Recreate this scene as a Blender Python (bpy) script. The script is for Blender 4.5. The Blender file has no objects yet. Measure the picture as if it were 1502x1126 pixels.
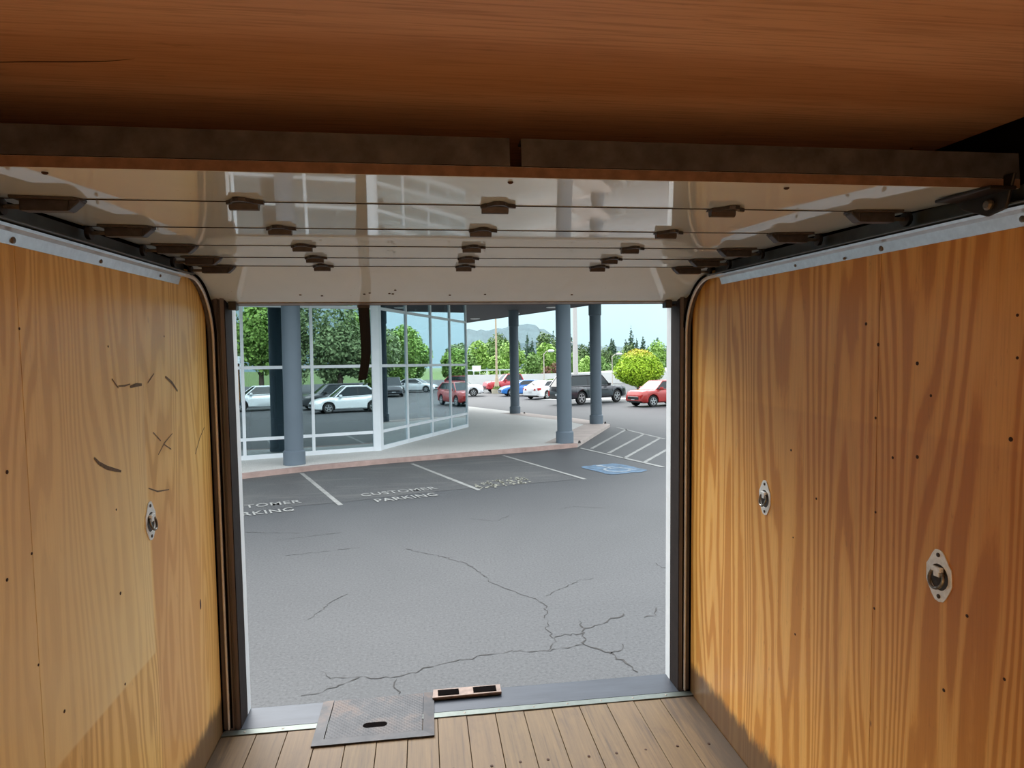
import bpy, bmesh, math, random
import numpy as np
from mathutils import Matrix, Vector, Euler

# ------------------------------------------------------------------ camera, sky, light, exposure
scene = bpy.context.scene
COL = scene.collection
PITCH = .0373            # the truck stands nose-down on the sloping lot
FLOOR_H = .957           # height of the rear end of the load floor
T = Matrix.Translation((0, 0, FLOOR_H)) @ Matrix.Rotation(PITCH, 4, 'X')   # truck frame -> world

cam_data = bpy.data.cameras.new('camera')
cam = bpy.data.objects.new('camera', cam_data)
COL.objects.link(cam)
cam_data.sensor_width = 36
cam_data.lens = 966.66 / 1502 * 36
cam_data.clip_start = .02
cam_data.clip_end = 3000
_rx, _ry, _rz = -.0653, .0119, -.135
_R = Matrix.Rotation(_rz, 3, 'Z') @ Matrix.Rotation(_rx, 3, 'X') @ Matrix.Rotation(_ry, 3, 'Y')
_Rc = (_R @ Matrix.Rotation(math.pi / 2, 3, 'X')).to_4x4()
cam.matrix_world = T @ Matrix.Translation((-.1912, -3.2248, 1.8644)) @ _Rc
scene.camera = cam

world = bpy.data.worlds.new('sky')
scene.world = world
world.use_nodes = True
nt = world.node_tree
nt.nodes.clear()
wo = nt.nodes.new('ShaderNodeOutputWorld')
bg = nt.nodes.new('ShaderNodeBackground')
tc = nt.nodes.new('ShaderNodeTexCoord')
sx = nt.nodes.new('ShaderNodeSeparateXYZ')
rp = nt.nodes.new('ShaderNodeValToRGB')
ns = nt.nodes.new('ShaderNodeTexNoise')
ns.inputs['Scale'].default_value = 3.0
ns.inputs['Detail'].default_value = 4
mixc = nt.nodes.new('ShaderNodeMix')
mixc.data_type = 'RGBA'
nt.links.new(tc.outputs['Generated'], sx.inputs[0])
nt.links.new(tc.outputs['Generated'], ns.inputs['Vector'])
nt.links.new(sx.outputs['Z'], rp.inputs[0])
e = rp.color_ramp.elements
e[0].position = 0.0
e[0].color = (.50, .78, .90, 1)
e[1].position = 1.0
e[1].color = (3.1, 3.25, 3.4, 1)   # a bright overcast sky, well brighter overhead than at the horizon
m_ = e.new(.10)
m_.color = (.64, .92, 1.02, 1)
m_ = e.new(.40)
m_.color = (1.9, 2.05, 2.15, 1)
mixc.blend_type = 'MULTIPLY'
mixc.inputs['B'].default_value = (1.16, 1.08, 1.04, 1)
mr = nt.nodes.new('ShaderNodeMapRange')
mr.inputs['From Min'].default_value = .45
mr.inputs['From Max'].default_value = .7
mr.inputs['To Max'].default_value = .8
nt.links.new(ns.outputs['Fac'], mr.inputs['Value'])
nt.links.new(mr.outputs[0], mixc.inputs['Factor'])
nt.links.new(rp.outputs[0], mixc.inputs['A'])
nt.links.new(mixc.outputs['Result'], bg.inputs['Color'])
bg.inputs['Strength'].default_value = 1.0
nt.links.new(bg.outputs[0], wo.inputs['Surface'])

sun_d = bpy.data.lights.new('hazy_sun', 'SUN')
sun_d.energy = 3.8
sun_d.angle = math.radians(45)
sun_d.color = (1, .97, .92)
sun = bpy.data.objects.new('hazy_sun', sun_d)
sun.rotation_euler = Vector((.27, -.64, -.74)).to_track_quat('-Z', 'Y').to_euler()   # behind thin cloud, beyond the lot
COL.objects.link(sun)

fill_d = bpy.data.lights.new('cargo_fill_light', 'AREA')  # unseen fill light, added behind the camera to brighten the truck interior
fill_d.shape = 'DISK'
fill_d.size = .5
fill_d.energy = 70
fill_d.spread = math.radians(125)
fill_d.color = (.90, .97, 1.0)
fill_light = bpy.data.objects.new('cargo_fill_light', fill_d)
fill_light.matrix_world = T @ Matrix.Translation((.15, -4.4, 2.32))
COL.objects.link(fill_light)

vs = scene.view_settings
vs.view_transform = 'Standard'
vs.look = 'None'
vs.gamma = 1
vs.use_curve_mapping = False
vs.exposure = 0.22
scene.cycles.use_denoising = True
scene.cycles.max_bounces = 10
scene.cycles.diffuse_bounces = 6
scene.cycles.glossy_bounces = 5
scene.cycles.transparent_max_bounces = 12
scene.cycles.sample_clamp_indirect = 6

rnd = random.Random(7)

# ------------------------------------------------------------------ node helpers
class NG:
    """a small builder for one material's nodes"""
    def __init__(self, name):
        self.m = bpy.data.materials.new(name)
        self.m.use_nodes = True
        self.t = self.m.node_tree
        self.b = self.t.nodes['Principled BSDF']
        self.out = self.t.nodes['Material Output']
    def n(self, typ, **kw):
        x = self.t.nodes.new('ShaderNode' + typ)
        for k, v in kw.items():
            if k.startswith('_'):
                setattr(x, k[1:], v)
            else:
                x.inputs[k.replace('__', ' ')].default_value = v
        return x
    def l(self, a, b):
        self.t.links.new(a, b)
    def coord(self, scale=(1, 1, 1), kind='Object', off=None):
        t = self.n('TexCoord')
        mp = self.n('Mapping')
        mp.inputs['Scale'].default_value = scale
        self.l(t.outputs[kind], mp.inputs['Vector'])
        if off is not None:
            mp.inputs['Location'].default_value = off
        return mp.outputs[0]
    def noise(self, vec, scale, detail=4, rough=.55, dist=0, w=None):
        x = self.n('TexNoise')
        x.inputs['Scale'].default_value = scale
        x.inputs['Detail'].default_value = detail
        x.inputs['Roughness'].default_value = rough
        x.inputs['Distortion'].default_value = dist
        if w is not None:
            x.noise_dimensions = '4D'
            if isinstance(w, (int, float)):
                x.inputs['W'].default_value = w
            else:
                self.l(w, x.inputs['W'])
        self.l(vec, x.inputs['Vector'])
        return x.outputs['Fac']
    def math(self, op, a, b=None, clamp=False):
        x = self.n('Math', _operation=op, _use_clamp=clamp)
        for i, v in enumerate((a, b)):
            if v is None:
                continue
            if isinstance(v, (int, float)):
                x.inputs[i].default_value = v
            else:
                self.l(v, x.inputs[i])
        return x.outputs[0]
    def ramp(self, fac, stops):
        x = self.n('ValToRGB')
        el = x.color_ramp.elements
        for i, (p, c) in enumerate(stops):
            if i < 2:
                q = el[i]
                q.position = p
            else:
                q = el.new(p)
            q.color = (*c, 1) if len(c) == 3 else c
        self.l(fac, x.inputs[0])
        return x.outputs[0]
    def rng(self, v, a, b, c=0.0, d=1.0, smooth=True):
        x = self.n('MapRange', _interpolation_type='SMOOTHSTEP' if smooth else 'LINEAR')
        x.inputs['From Min'].default_value = a
        x.inputs['From Max'].default_value = b
        x.inputs['To Min'].default_value = c
        x.inputs['To Max'].default_value = d
        self.l(v, x.inputs['Value'])
        return x.outputs[0]
    def mix(self, f, a, b, mode='MIX'):
        x = self.n('Mix', _data_type='RGBA', _blend_type=mode)
        for s, v in (('Factor', f), ('A', a), ('B', b)):
            if isinstance(v, (int, float)):
                x.inputs[s].default_value = v
            elif isinstance(v, tuple):
                x.inputs[s].default_value = (*v, 1)
            else:
                self.l(v, x.inputs[s])
        return x.outputs['Result']
    def color(self, c):
        if isinstance(c, tuple):
            self.b.inputs['Base Color'].default_value = (*c, 1)
        else:
            self.l(c, self.b.inputs['Base Color'])
    def bump(self, h, strength=.2, dist=.01):
        x = self.n('Bump')
        x.inputs['Strength'].default_value = strength
        x.inputs['Distance'].default_value = dist
        self.l(h, x.inputs['Height'])
        self.l(x.outputs[0], self.b.inputs['Normal'])
    def set(self, **kw):
        for k, v in kw.items():
            s = self.b.inputs[k.replace('__', ' ')]
            if isinstance(v, (int, float, tuple)):
                s.default_value = v
            else:
                self.l(v, s)
        return self


def srgb(r, g, b):
    f = lambda c: (c / 255 / 12.92) if c / 255 <= .04045 else ((c / 255 + .055) / 1.055) ** 2.4
    return (f(r), f(g), f(b))


MATS = {}
def plain(name, col, rough=.5, metal=0.0, spec=.5, var=.12, scale=14.0, bump=0.0):
    """a painted or bare surface with faint uneven tone"""
    if name in MATS:
        return MATS[name]
    g = NG(name)
    v = g.coord()
    f = g.noise(v, scale, 5, .6)
    lo = tuple(c * (1 - var) for c in col)
    hi = tuple(min(1, c * (1 + var)) for c in col)
    g.color(g.ramp(f, [(.3, lo), (.7, hi)]))
    g.set(Roughness=rough, Metallic=metal)
    g.b.inputs['Specular IOR Level'].default_value = spec
    if bump:
        g.bump(g.noise(v, scale * 6, 4), bump, .004)
    MATS[name] = g.m
    return g.m


# ------------------------------------------------------------------ mesh helpers
class MB:
    def __init__(self):
        self.v, self.f = [], []
    def add(self, vs, fs):
        o = len(self.v)
        self.v += [tuple(p) for p in vs]
        self.f += [tuple(i + o for i in q) for q in fs]
        return self
    def box(self, x0, x1, y0, y1, z0, z1):
        return self.add([(x0, y0, z0), (x1, y0, z0), (x1, y1, z0), (x0, y1, z0), (x0, y0, z1), (x1, y0, z1), (x1, y1, z1), (x0, y1, z1)],
                        [(0, 3, 2, 1), (4, 5, 6, 7), (0, 1, 5, 4), (1, 2, 6, 5), (2, 3, 7, 6), (3, 0, 4, 7)])
    def hexa(self, bottom, top):
        """eight corners: two rings of four"""
        return self.add(list(bottom) + list(top), [(0, 3, 2, 1), (4, 5, 6, 7), (0, 1, 5, 4), (1, 2, 6, 5), (2, 3, 7, 6), (3, 0, 4, 7)])
    def cyl(self, p0, p1, r0, n=12, r1=None, cap=True):
        p0, p1 = Vector(p0), Vector(p1)
        r1 = r0 if r1 is None else r1
        d = (p1 - p0).normalized()
        a = d.orthogonal().normalized()
        b = d.cross(a)
        vs = []
        for p, r in ((p0, r0), (p1, r1)):
            for i in range(n):
                t = 2 * math.pi * i / n
                vs.append(p + a * (r * math.cos(t)) + b * (r * math.sin(t)))
        fs = [(i, (i + 1) % n, n + (i + 1) % n, n + i) for i in range(n)]
        if cap:
            fs += [tuple(range(n - 1, -1, -1)), tuple(range(n, 2 * n))]
        return self.add(vs, fs)
    def tube(self, path, r, n=8, closed=False):
        P = [Vector(p) for p in path]
        k = len(P)
        rings = []
        up = None
        for i in range(k):
            d = (P[(i + 1) % k] - P[i - 1]) if closed else (P[min(i + 1, k - 1)] - P[max(i - 1, 0)])
            d.normalize()
            if up is None:
                up = d.orthogonal().normalized()
            up = (up - d * up.dot(d)).normalized()
            b = d.cross(up)
            rr = r[i] if isinstance(r, (list, tuple)) else r
            rings.append([P[i] + up * (rr * math.cos(2 * math.pi * j / n)) + b * (rr * math.sin(2 * math.pi * j / n)) for j in range(n)])
        vs = [q for ring in rings for q in ring]
        fs = []
        for i in range(k if closed else k - 1):
            for j in range(n):
                a, b2 = i * n, ((i + 1) % k) * n
                fs.append((a + j, a + (j + 1) % n, b2 + (j + 1) % n, b2 + j))
        if not closed:
            fs += [tuple(range(n - 1, -1, -1)), tuple((k - 1) * n + j for j in range(n))]
        return self.add(vs, fs)
    def sweep(self, path, prof):
        """prof: per path point a list of 3-D points (closed ring)"""
        k, n = len(path), len(prof(0))
        vs = [p for i in range(k) for p in prof(i)]
        fs = [(i * n + j, i * n + (j + 1) % n, (i + 1) * n + (j + 1) % n, (i + 1) * n + j) for i in range(k - 1) for j in range(n)]
        fs += [tuple(range(n - 1, -1, -1)), tuple((k - 1) * n + j for j in range(n))]
        return self.add(vs, fs)
    def prism(self, poly, fn0, fn1):
        """poly: 2-D points; fn0/fn1 map them to the two end faces"""
        n = len(poly)
        return self.add([fn0(*p) for p in poly] + [fn1(*p) for p in poly],
                        [tuple(range(n - 1, -1, -1)), tuple(range(n, 2 * n))] + [(i, (i + 1) % n, n + (i + 1) % n, n + i) for i in range(n)])
    def poly_z(self, poly, z0, z1):
        return self.prism(poly, lambda x, y: (x, y, z0), lambda x, y: (x, y, z1))
    def lathe(self, prof, n=16, at=(0, 0, 0), axis='Z'):
        """prof: (r, h) pairs, turned about an axis through at"""
        vs, fs = [], []
        k = len(prof)
        for r, h in prof:
            for i in range(n):
                t = 2 * math.pi * i / n
                a, b = r * math.cos(t), r * math.sin(t)
                p = {'Z': (a, b, h), 'X': (h, a, b), 'Y': (b, h, a)}[axis]
                vs.append((p[0] + at[0], p[1] + at[1], p[2] + at[2]))
        for q in range(k - 1):
            for i in range(n):
                fs.append((q * n + i, q * n + (i + 1) % n, (q + 1) * n + (i + 1) % n, (q + 1) * n + i))
        fs += [tuple(range(n - 1, -1, -1)), tuple((k - 1) * n + i for i in range(n))]
        return self.add(vs, fs)
    def ribbon(self, pts, widths, to3):
        """a flat strip along 2-D points, to3 maps it into space"""
        k = len(pts)
        vs = []
        for i in range(k):
            a, b = Vector(pts[max(i - 1, 0)]), Vector(pts[min(i + 1, k - 1)])
            d = (b - a).normalized()
            nrm = Vector((-d.y, d.x)) * widths[i] * .5
            p = Vector(pts[i])
            vs += [to3(*(p + nrm)), to3(*(p - nrm))]
        return self.add(vs, [(2 * i, 2 * i + 1, 2 * i + 3, 2 * i + 2) for i in range(k - 1)])
    def build(self, name, mat, parent=None, smooth=False, bevel=0.0, seg=2, weld=True):
        me = bpy.data.meshes.new(name)
        me.from_pydata(self.v, [], self.f)
        if weld or bevel:
            bm = bmesh.new()
            bm.from_mesh(me)
            bmesh.ops.recalc_face_normals(bm, faces=bm.faces)
            if bevel:
                bmesh.ops.bevel(bm, geom=bm.edges[:], offset=bevel, segments=seg, profile=.6, affect='EDGES', clamp_overlap=True)
            bm.to_mesh(me)
            bm.free()
        me.materials.append(mat)
        o = bpy.data.objects.new(name, me)
        COL.objects.link(o)
        if parent is not None:
            o.parent = parent
        if smooth:
            me.polygons.foreach_set('use_smooth', [True] * len(me.polygons))
            if smooth != 'all':
                try:
                    me.set_sharp_from_angle(angle=math.radians(40))
                except Exception:
                    pass
        return o


def plate(name, outer, holes, thick, mat, parent=None, to=None, bevel=0.0):
    """a flat sheet with holes: outline and holes are 2-D loops; to maps (u, v, h) into space"""
    cu = bpy.data.curves.new(name, 'CURVE')
    cu.dimensions = '2D'
    cu.fill_mode = 'BOTH'
    cu.extrude = thick / 2
    cu.bevel_depth = bevel
    cu.bevel_resolution = 1
    for loop in [outer] + holes:
        s = cu.splines.new('POLY')
        s.points.add(len(loop) - 1)
        for p, q in zip(s.points, loop):
            p.co = (q[0], q[1], 0, 1)
        s.use_cyclic_u = True
    tmp = bpy.data.objects.new(name, cu)
    me = bpy.data.meshes.new_from_object(tmp)
    bpy.data.objects.remove(tmp)
    bpy.data.curves.remove(cu)
    if to:
        for v in me.vertices:
            v.co = to(v.co.x, v.co.y, v.co.z + thick / 2)
    bm = bmesh.new()
    bm.from_mesh(me)
    bmesh.ops.remove_doubles(bm, verts=bm.verts, dist=1e-5)
    bmesh.ops.recalc_face_normals(bm, faces=bm.faces)
    bm.to_mesh(me)
    bm.free()
    me.materials.clear()
    me.materials.append(mat)
    me.name = name
    o = bpy.data.objects.new(name, me)
    COL.objects.link(o)
    if parent is not None:
        o.parent = parent
    return o


def text_mesh(body, size, thick=.004):
    cu = bpy.data.curves.new('lettering', 'FONT')
    cu.body = body
    cu.size = size
    cu.align_x = 'CENTER'
    cu.extrude = thick / 2
    cu.offset = .012 * size
    cu.space_character = 1.08
    tmp = bpy.data.objects.new('lettering', cu)
    me = bpy.data.meshes.new_from_object(tmp)
    bpy.data.objects.remove(tmp)
    bpy.data.curves.remove(cu)
    return me


def tag(o, label=None, cat=None, group=None, kind=None):
    for k, v in (('label', label), ('category', cat), ('group', group), ('kind', kind)):
        if v:
            o[k] = v
    return o


def thing(name, label, cat, loc=(0, 0, 0), rz=0.0, group=None, truck=False):
    o = bpy.data.objects.new(name, None)
    o.empty_display_size = .1
    COL.objects.link(o)
    M = Matrix.Translation(loc) @ Matrix.Rotation(rz, 4, 'Z')
    o.matrix_world = (T @ M) if truck else M
    return tag(o, label, cat, group)


def in_truck(o):
    o.matrix_world = T.copy()
    return o


def structure(o, label=None, truck=False):
    o['kind'] = 'structure'
    if label:
        o['label'] = label
    return in_truck(o) if truck else o


def dup(o, parent=None, name=None):
    c = o.copy()
    COL.objects.link(c)
    if parent is not None:
        c.parent = parent
    for ch in list(o.children):
        dup(ch, c)
    return c


def circle(cx, cy, r, n=16, ry=None):
    return [(cx + r * math.cos(2 * math.pi * i / n), cy + (ry or r) * math.sin(2 * math.pi * i / n)) for i in range(n)]


def slot(x0, x1, y0, y1, n=6):
    r = (y1 - y0) / 2
    cy = (y0 + y1) / 2
    a = [(x1 - r + r * math.cos(t), cy + r * math.sin(t)) for t in [math.pi * (i / n - .5) for i in range(n + 1)]]
    b = [(x0 + r + r * math.cos(t), cy + r * math.sin(t)) for t in [math.pi * (i / n + .5) for i in range(n + 1)]]
    return a + b

# ------------------------------------------------------------------ truck materials
def plywood(name, dark, mid, light, across, along, K, stretch, seed, contrast=1.0, extra=None, rough=.34, fibre=.25, lin=0.0):
    """rotary-cut plywood: contour bands of a stretched noise; across/along are axis indices"""
    g = NG(name)
    tcn = g.n('TexCoord')
    sp = g.n('SeparateXYZ')
    g.l(tcn.outputs['Object'], sp.inputs[0])
    ax = [sp.outputs['X'], sp.outputs['Y'], sp.outputs['Z']]
    oi = g.n('ObjectInfo')
    cb = g.n('CombineXYZ')
    g.l(ax[across], cb.inputs[0])
    g.l(g.math('MULTIPLY', ax[along], stretch), cb.inputs[1])
    W = g.math('ADD', g.math('MULTIPLY', oi.outputs['Random'], 40.0), seed)
    base = g.noise(cb.outputs[0], 3.4, 2.2, .42, .35, w=W)
    cbj = g.n('CombineXYZ')
    g.l(g.math('MULTIPLY', ax[across], 30), cbj.inputs[0])
    g.l(g.math('MULTIPLY', ax[along], 5), cbj.inputs[1])
    jag = g.noise(cbj.outputs[0], 1, 4, .7)
    base = g.math('ADD', base, g.math('MULTIPLY', jag, .016))
    band = g.math('SINE', g.math('ADD', g.math('MULTIPLY', base, K), g.math('MULTIPLY', ax[across], lin)))
    band = g.rng(band, -.9, .9)
    cb2 = g.n('CombineXYZ')
    g.l(g.math('MULTIPLY', ax[across], 150), cb2.inputs[0])
    g.l(g.math('MULTIPLY', ax[along], 4), cb2.inputs[1])
    fib = g.noise(cb2.outputs[0], 1, 3, .6)
    blot = g.noise(cb.outputs[0], 1.1, 3, .6, .3, w=g.math('ADD', W, 9.0))
    col = g.ramp(band, [(0, mid), (1, light)])
    col = g.mix(g.math('MULTIPLY', g.rng(band, .45, .0), contrast), col, dark)
    col = g.mix(g.math('MULTIPLY', g.rng(blot, .52, .75), .45), col, dark)
    col = g.mix(g.math('MULTIPLY', g.rng(blot, .45, .25), .45), col, light)
    col = g.mix(g.math('MULTIPLY', g.rng(fib, .58, .3), fibre), col, dark)
    cbf = g.n('CombineXYZ')
    g.l(g.math('MULTIPLY', ax[across], 42), cbf.inputs[0])
    g.l(g.math('MULTIPLY', ax[along], 9), cbf.inputs[1])
    fleck = g.noise(cbf.outputs[0], 1, 5, .7, .3, w=W)
    col = g.mix(g.rng(fleck, .60, .76, 0, .55), col, tuple(c * .55 for c in dark))
    grime = g.noise(cb.outputs[0], 7, 5, .7, .2, w=W)
    col = g.mix(g.rng(grime, .52, .75, 0, .4), col, tuple(c * .8 for c in dark))
    # knots
    vor = g.n('TexVoronoi')
    vor.inputs['Scale'].default_value = 3.2
    cb3 = g.n('CombineXYZ')
    g.l(ax[across], cb3.inputs[0])
    g.l(g.math('MULTIPLY', ax[along], .55), cb3.inputs[1])
    g.l(W, cb3.inputs[2])
    g.l(cb3.outputs[0], vor.inputs['Vector'])
    col = g.mix(g.rng(vor.outputs['Distance'], .028, .012, 0, .8), col, tuple(c * .35 for c in dark))
    if extra:
        col = extra(g, ax, col)
    g.color(col)
    g.set(Roughness=rough)
    g.b.inputs['Specular IOR Level'].default_value = .5
    g.bump(fib, .12, .002)
    return g.m


def left_wear(g, ax, col):
    """the left wall: a paler rubbed field with a straight lower edge, dirt along the floor"""
    y, z = ax[1], ax[2]
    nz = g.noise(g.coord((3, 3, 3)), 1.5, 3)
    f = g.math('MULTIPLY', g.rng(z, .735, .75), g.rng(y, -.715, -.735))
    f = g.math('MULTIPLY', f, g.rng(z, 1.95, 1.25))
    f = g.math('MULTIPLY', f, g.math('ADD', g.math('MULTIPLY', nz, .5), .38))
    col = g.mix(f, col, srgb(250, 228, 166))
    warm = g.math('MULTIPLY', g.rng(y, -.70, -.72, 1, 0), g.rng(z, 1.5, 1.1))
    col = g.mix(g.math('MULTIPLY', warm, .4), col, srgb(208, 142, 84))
    return floor_dirt(g, y, z, col)


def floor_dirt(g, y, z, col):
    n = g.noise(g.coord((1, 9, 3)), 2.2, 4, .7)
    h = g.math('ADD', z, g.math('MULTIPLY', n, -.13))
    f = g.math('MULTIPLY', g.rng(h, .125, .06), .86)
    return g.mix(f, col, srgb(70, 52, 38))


def right_wear(g, ax, col):
    y, z = ax[1], ax[2]
    f = g.rng(z, 1.605, 1.585)
    f = g.math('MULTIPLY', f, g.rng(z, .9, 1.5))
    col = g.mix(g.math('MULTIPLY', f, .14), col, srgb(160, 92, 40))
    return floor_dirt(g, y, z, col)


M_PLY_L = plywood('plywood_left', srgb(200, 148, 74), srgb(234, 190, 104), srgb(248, 210, 128), 1, 2, 115, .12, 3.0, .36, left_wear, lin=85)
M_PLY_R = plywood('plywood_right', srgb(166, 106, 38), srgb(214, 150, 60), srgb(228, 176, 96), 1, 2, 118, .085, 11.0, .40, right_wear, lin=85)
M_PLY_C = plywood('plywood_ceiling', srgb(150, 112, 84), srgb(194, 150, 118), srgb(208, 168, 138), 1, 0, 13, .10, 23.0, .22, None, .5, .55)
M_EDGE = plain('plywood_edge', srgb(112, 88, 70), .7, var=.3, scale=30)

def planks_mat():
    g = NG('floor_planks')
    tcn = g.n('TexCoord')
    sp = g.n('SeparateXYZ')
    g.l(tcn.outputs['Object'], sp.inputs[0])
    oi = g.n('ObjectInfo')
    W = g.math('MULTIPLY', oi.outputs['Random'], 60.0)
    cb = g.n('CombineXYZ')
    g.l(g.math('MULTIPLY', sp.outputs['X'], 60), cb.inputs[0])
    g.l(g.math('MULTIPLY', sp.outputs['Y'], 2.2), cb.inputs[1])
    f = g.noise(cb.outputs[0], 1, 5, .65, .4, w=W)
    col = g.ramp(f, [(.28, srgb(62, 45, 25)), (.45, srgb(94, 73, 42)), (.62, srgb(106, 84, 50)), (.78, srgb(128, 104, 66))])
    tone = g.math('MULTIPLY', oi.outputs['Random'], .35)
    col = g.mix(tone, col, srgb(112, 88, 66))
    big = g.noise(g.coord((5, 3, 1)), 1.2, 5, .7)
    sc_ = g.noise(g.coord((38, 9, 1)), 1.0, 5, .75)
    col = g.mix(g.rng(sc_, .60, .74, 0, .6), col, srgb(48, 34, 22))
    col = g.mix(g.math('MULTIPLY', g.rng(big, .5, .75), .5), col, srgb(70, 52, 34))
    # dark grime by the side walls
    strk = g.noise(g.coord((26, 1.6, 1)), 1.0, 5, .7)
    e1 = g.math('ADD', g.math('MAXIMUM', sp.outputs['X'], g.math('SUBTRACT', g.math('MULTIPLY', sp.outputs['X'], -1.0), .09)), g.math('MULTIPLY', strk, .42))
    col = g.mix(g.math('MULTIPLY', g.rng(e1, 1.17, 1.34), .8), col, srgb(50, 37, 27))
    g.color(col)
    g.set(Roughness=.6)
    g.bump(f, .2, .003)
    return g.m
M_PLANK = planks_mat()
M_DARK = plain('dark_gap', (.006, .005, .005), .95, spec=0.0)
M_BLACKSTEEL = plain('blackened_steel', srgb(44, 38, 36), .45, .4, var=.35, scale=25)
M_POST = None
def post_mat():
    g = NG('brown_post_rubber')
    v = g.coord((60, 60, 1.2))
    f = g.noise(v, 1, 4, .6)
    g.color(g.ramp(f, [(.3, srgb(68, 63, 64)), (.7, srgb(116, 109, 109))]))
    g.set(Roughness=.55)
    return g.m
M_POST = post_mat()
M_GALV = plain('galvanised_steel', srgb(215, 222, 226), .28, .95, var=.10, scale=40)
M_ALU = plain('aluminium_strip', srgb(96, 104, 100), .38, .6, var=.12, scale=30)
M_SILVER = plain('silver_track_edge', srgb(236, 234, 230), .3, .3, var=.12)
M_WHITEPAINT = plain('white_frame_paint', srgb(226, 232, 236), .4, var=.05)
M_TRACK = plain('grey_track_channel', srgb(82, 92, 98), .4, .5, var=.25)
M_SCREW = plain('screw_steel', srgb(120, 112, 104), .4, .8, var=.3, scale=60)
M_HOLE = plain('nail_hole', srgb(58, 34, 20), .8, var=.3, scale=60)
M_SCUFF = plain('black_rubber_scuff', srgb(112, 94, 74), .8, var=.4, scale=90)
M_CHROME = plain('zinc_plate', srgb(236, 240, 240), .34, .3, var=.14, scale=70)
M_RING = plain('worn_ring_steel', srgb(130, 126, 120), .3, .85, var=.4, scale=60)
M_CUP = plain('recess_cup', srgb(74, 68, 64), .5, .6, var=.3, scale=60)

def door_mat():
    g = NG('white_door_laminate')
    v = g.coord()
    f = g.noise(v, 3, 5, .6)
    spots = g.noise(v, 55, 3, .7)
    col = g.ramp(f, [(.3, srgb(214, 232, 242)), (.7, srgb(224, 240, 250))])
    col = g.mix(g.rng(spots, .70, .76, 0, .5), col, srgb(120, 90, 70))
    g.color(col)
    r = g.noise(g.coord((1.5, 6, 1)), 2.0, 4)
    g.l(g.rng(r, .3, .8, .02, .05), g.b.inputs['Roughness'])
    g.b.inputs['Specular IOR Level'].default_value = .8
    b = g.noise(g.coord((1, 1, 1)), 2.2, 2)
    g.bump(b, .02, .01)
    return g.m
M_DOOR = door_mat()

def steel_sill_mat():
    g = NG('blue_grey_sill_steel')
    v = g.coord((1, 6, 1))
    f = g.noise(v, 3, 6, .65)
    g.color(g.ramp(f, [(.3, srgb(42, 49, 60)), (.7, srgb(56, 63, 74))]))
    g.set(Roughness=.42, Metallic=.35)
    return g.m
M_SILL = steel_sill_mat()

def tread_mat(rel=True):
    g = NG('tread_plate_steel' if rel else 'plate_frame_steel')
    v = g.coord()
    f = g.noise(v, 9, 6, .7)
    col = g.ramp(f, [(.3, srgb(36, 38, 44)), (.6, srgb(55, 57, 62)), (.8, srgb(80, 79, 80))])
    ru = g.noise(g.coord(), 4.5, 5, .7)
    sp = g.n('SeparateXYZ')
    tcn = g.n('TexCoord')
    g.l(tcn.outputs['Object'], sp.inputs[0])
    ru2 = g.math('MULTIPLY', g.rng(ru, .46, .66), g.rng(sp.outputs['Y'], -.22, .12, .25, 1))
    col = g.mix(g.math('MULTIPLY', ru2, .55), col, srgb(86, 66, 54))
    g.color(col)
    g.set(Roughness=.5, Metallic=.4)
    if rel:
        w1 = g.n('TexWave', _wave_type='BANDS', _bands_direction='DIAGONAL')
        w1.inputs['Scale'].default_value = 26
        g.l(g.coord((1, 1, 0)), w1.inputs['Vector'])
        w2 = g.n('TexWave', _wave_type='BANDS', _bands_direction='DIAGONAL')
        w2.inputs['Scale'].default_value = 26
        g.l(g.coord((1, -1, 0)), w2.inputs['Vector'])
        g.bump(g.math('MULTIPLY', w1.outputs['Fac'], w2.outputs['Fac']), .25, .003)
    return g.m
M_TREAD = tread_mat()
M_TREADF = tread_mat(False)
M_RUSTPOCKET = plain('rusty_pocket_steel', srgb(124, 108, 100), .55, .4, var=.28, scale=30)

# ------------------------------------------------------------------ truck shell
HW = 1.18
LEN = 4.9
ZC = 2.36
# floor of planks
fl = MB().box(-HW, HW, -LEN, -.045, -.09, -.032).build('floor', M_DARK)
structure(fl, 'worn wooden plank load floor inside the truck', True)
xs = [-HW] + [-1.0136 + i * .1437 for i in range(15)] + [HW]
for a, b in zip(xs[:-1], xs[1:]):
    dz = rnd.uniform(-.0015, .0012)
    p = MB().box(a + .0016, b - .0016, -LEN, -.046, -.032, dz).build('plank', M_PLANK, fl, bevel=.0012, seg=1)
for i, (a, b) in enumerate(zip(xs[:-1], xs[1:])):
    for yy in (-.447, -.86):
        s = MB().lathe([(.0065, -.006), (.0065, .0016), (.004, .0018)], 8, ((a + b) / 2 + rnd.uniform(-.025, .025), yy + rnd.uniform(-.008, .008), 0)).build('floor_screw', M_HOLE, fl)
ceil = MB().box(-HW, HW, -LEN, .05, ZC + .012, ZC + .05).build('ceiling', M_DARK)
structure(ceil, 'orange brown plywood ceiling of the truck box', True)
MB().box(-HW, HW, -2.44, .05, ZC, ZC + .012).build('plywood_sheet', M_PLY_C, ceil)
MB().box(-HW, HW, -LEN, -2.443, ZC, ZC + .012).build('plywood_sheet', M_PLY_C, ceil)
for x, y in [(-.658, -1.567), (-.361, -1.549), (-.127, -1.532), (.281, -1.546), (.596, -1.561), (1.1, -1.607), (-.9, -1.58)]:
    MB().lathe([(.004, .004), (.004, -.001), (.002, -.002)], 8, (x, y, ZC)).build('ceiling_screw', M_SCREW, ceil)
MB().ribbon([(-.93, -1.93), (-.86, -1.94), (-.79, -1.947), (-.73, -1.955), (-.674, -1.972)], [.002, .004, .004, .003, .001], lambda x, y: (x, y, ZC - .0006)).build('split_in_veneer', M_HOLE, ceil)

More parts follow.
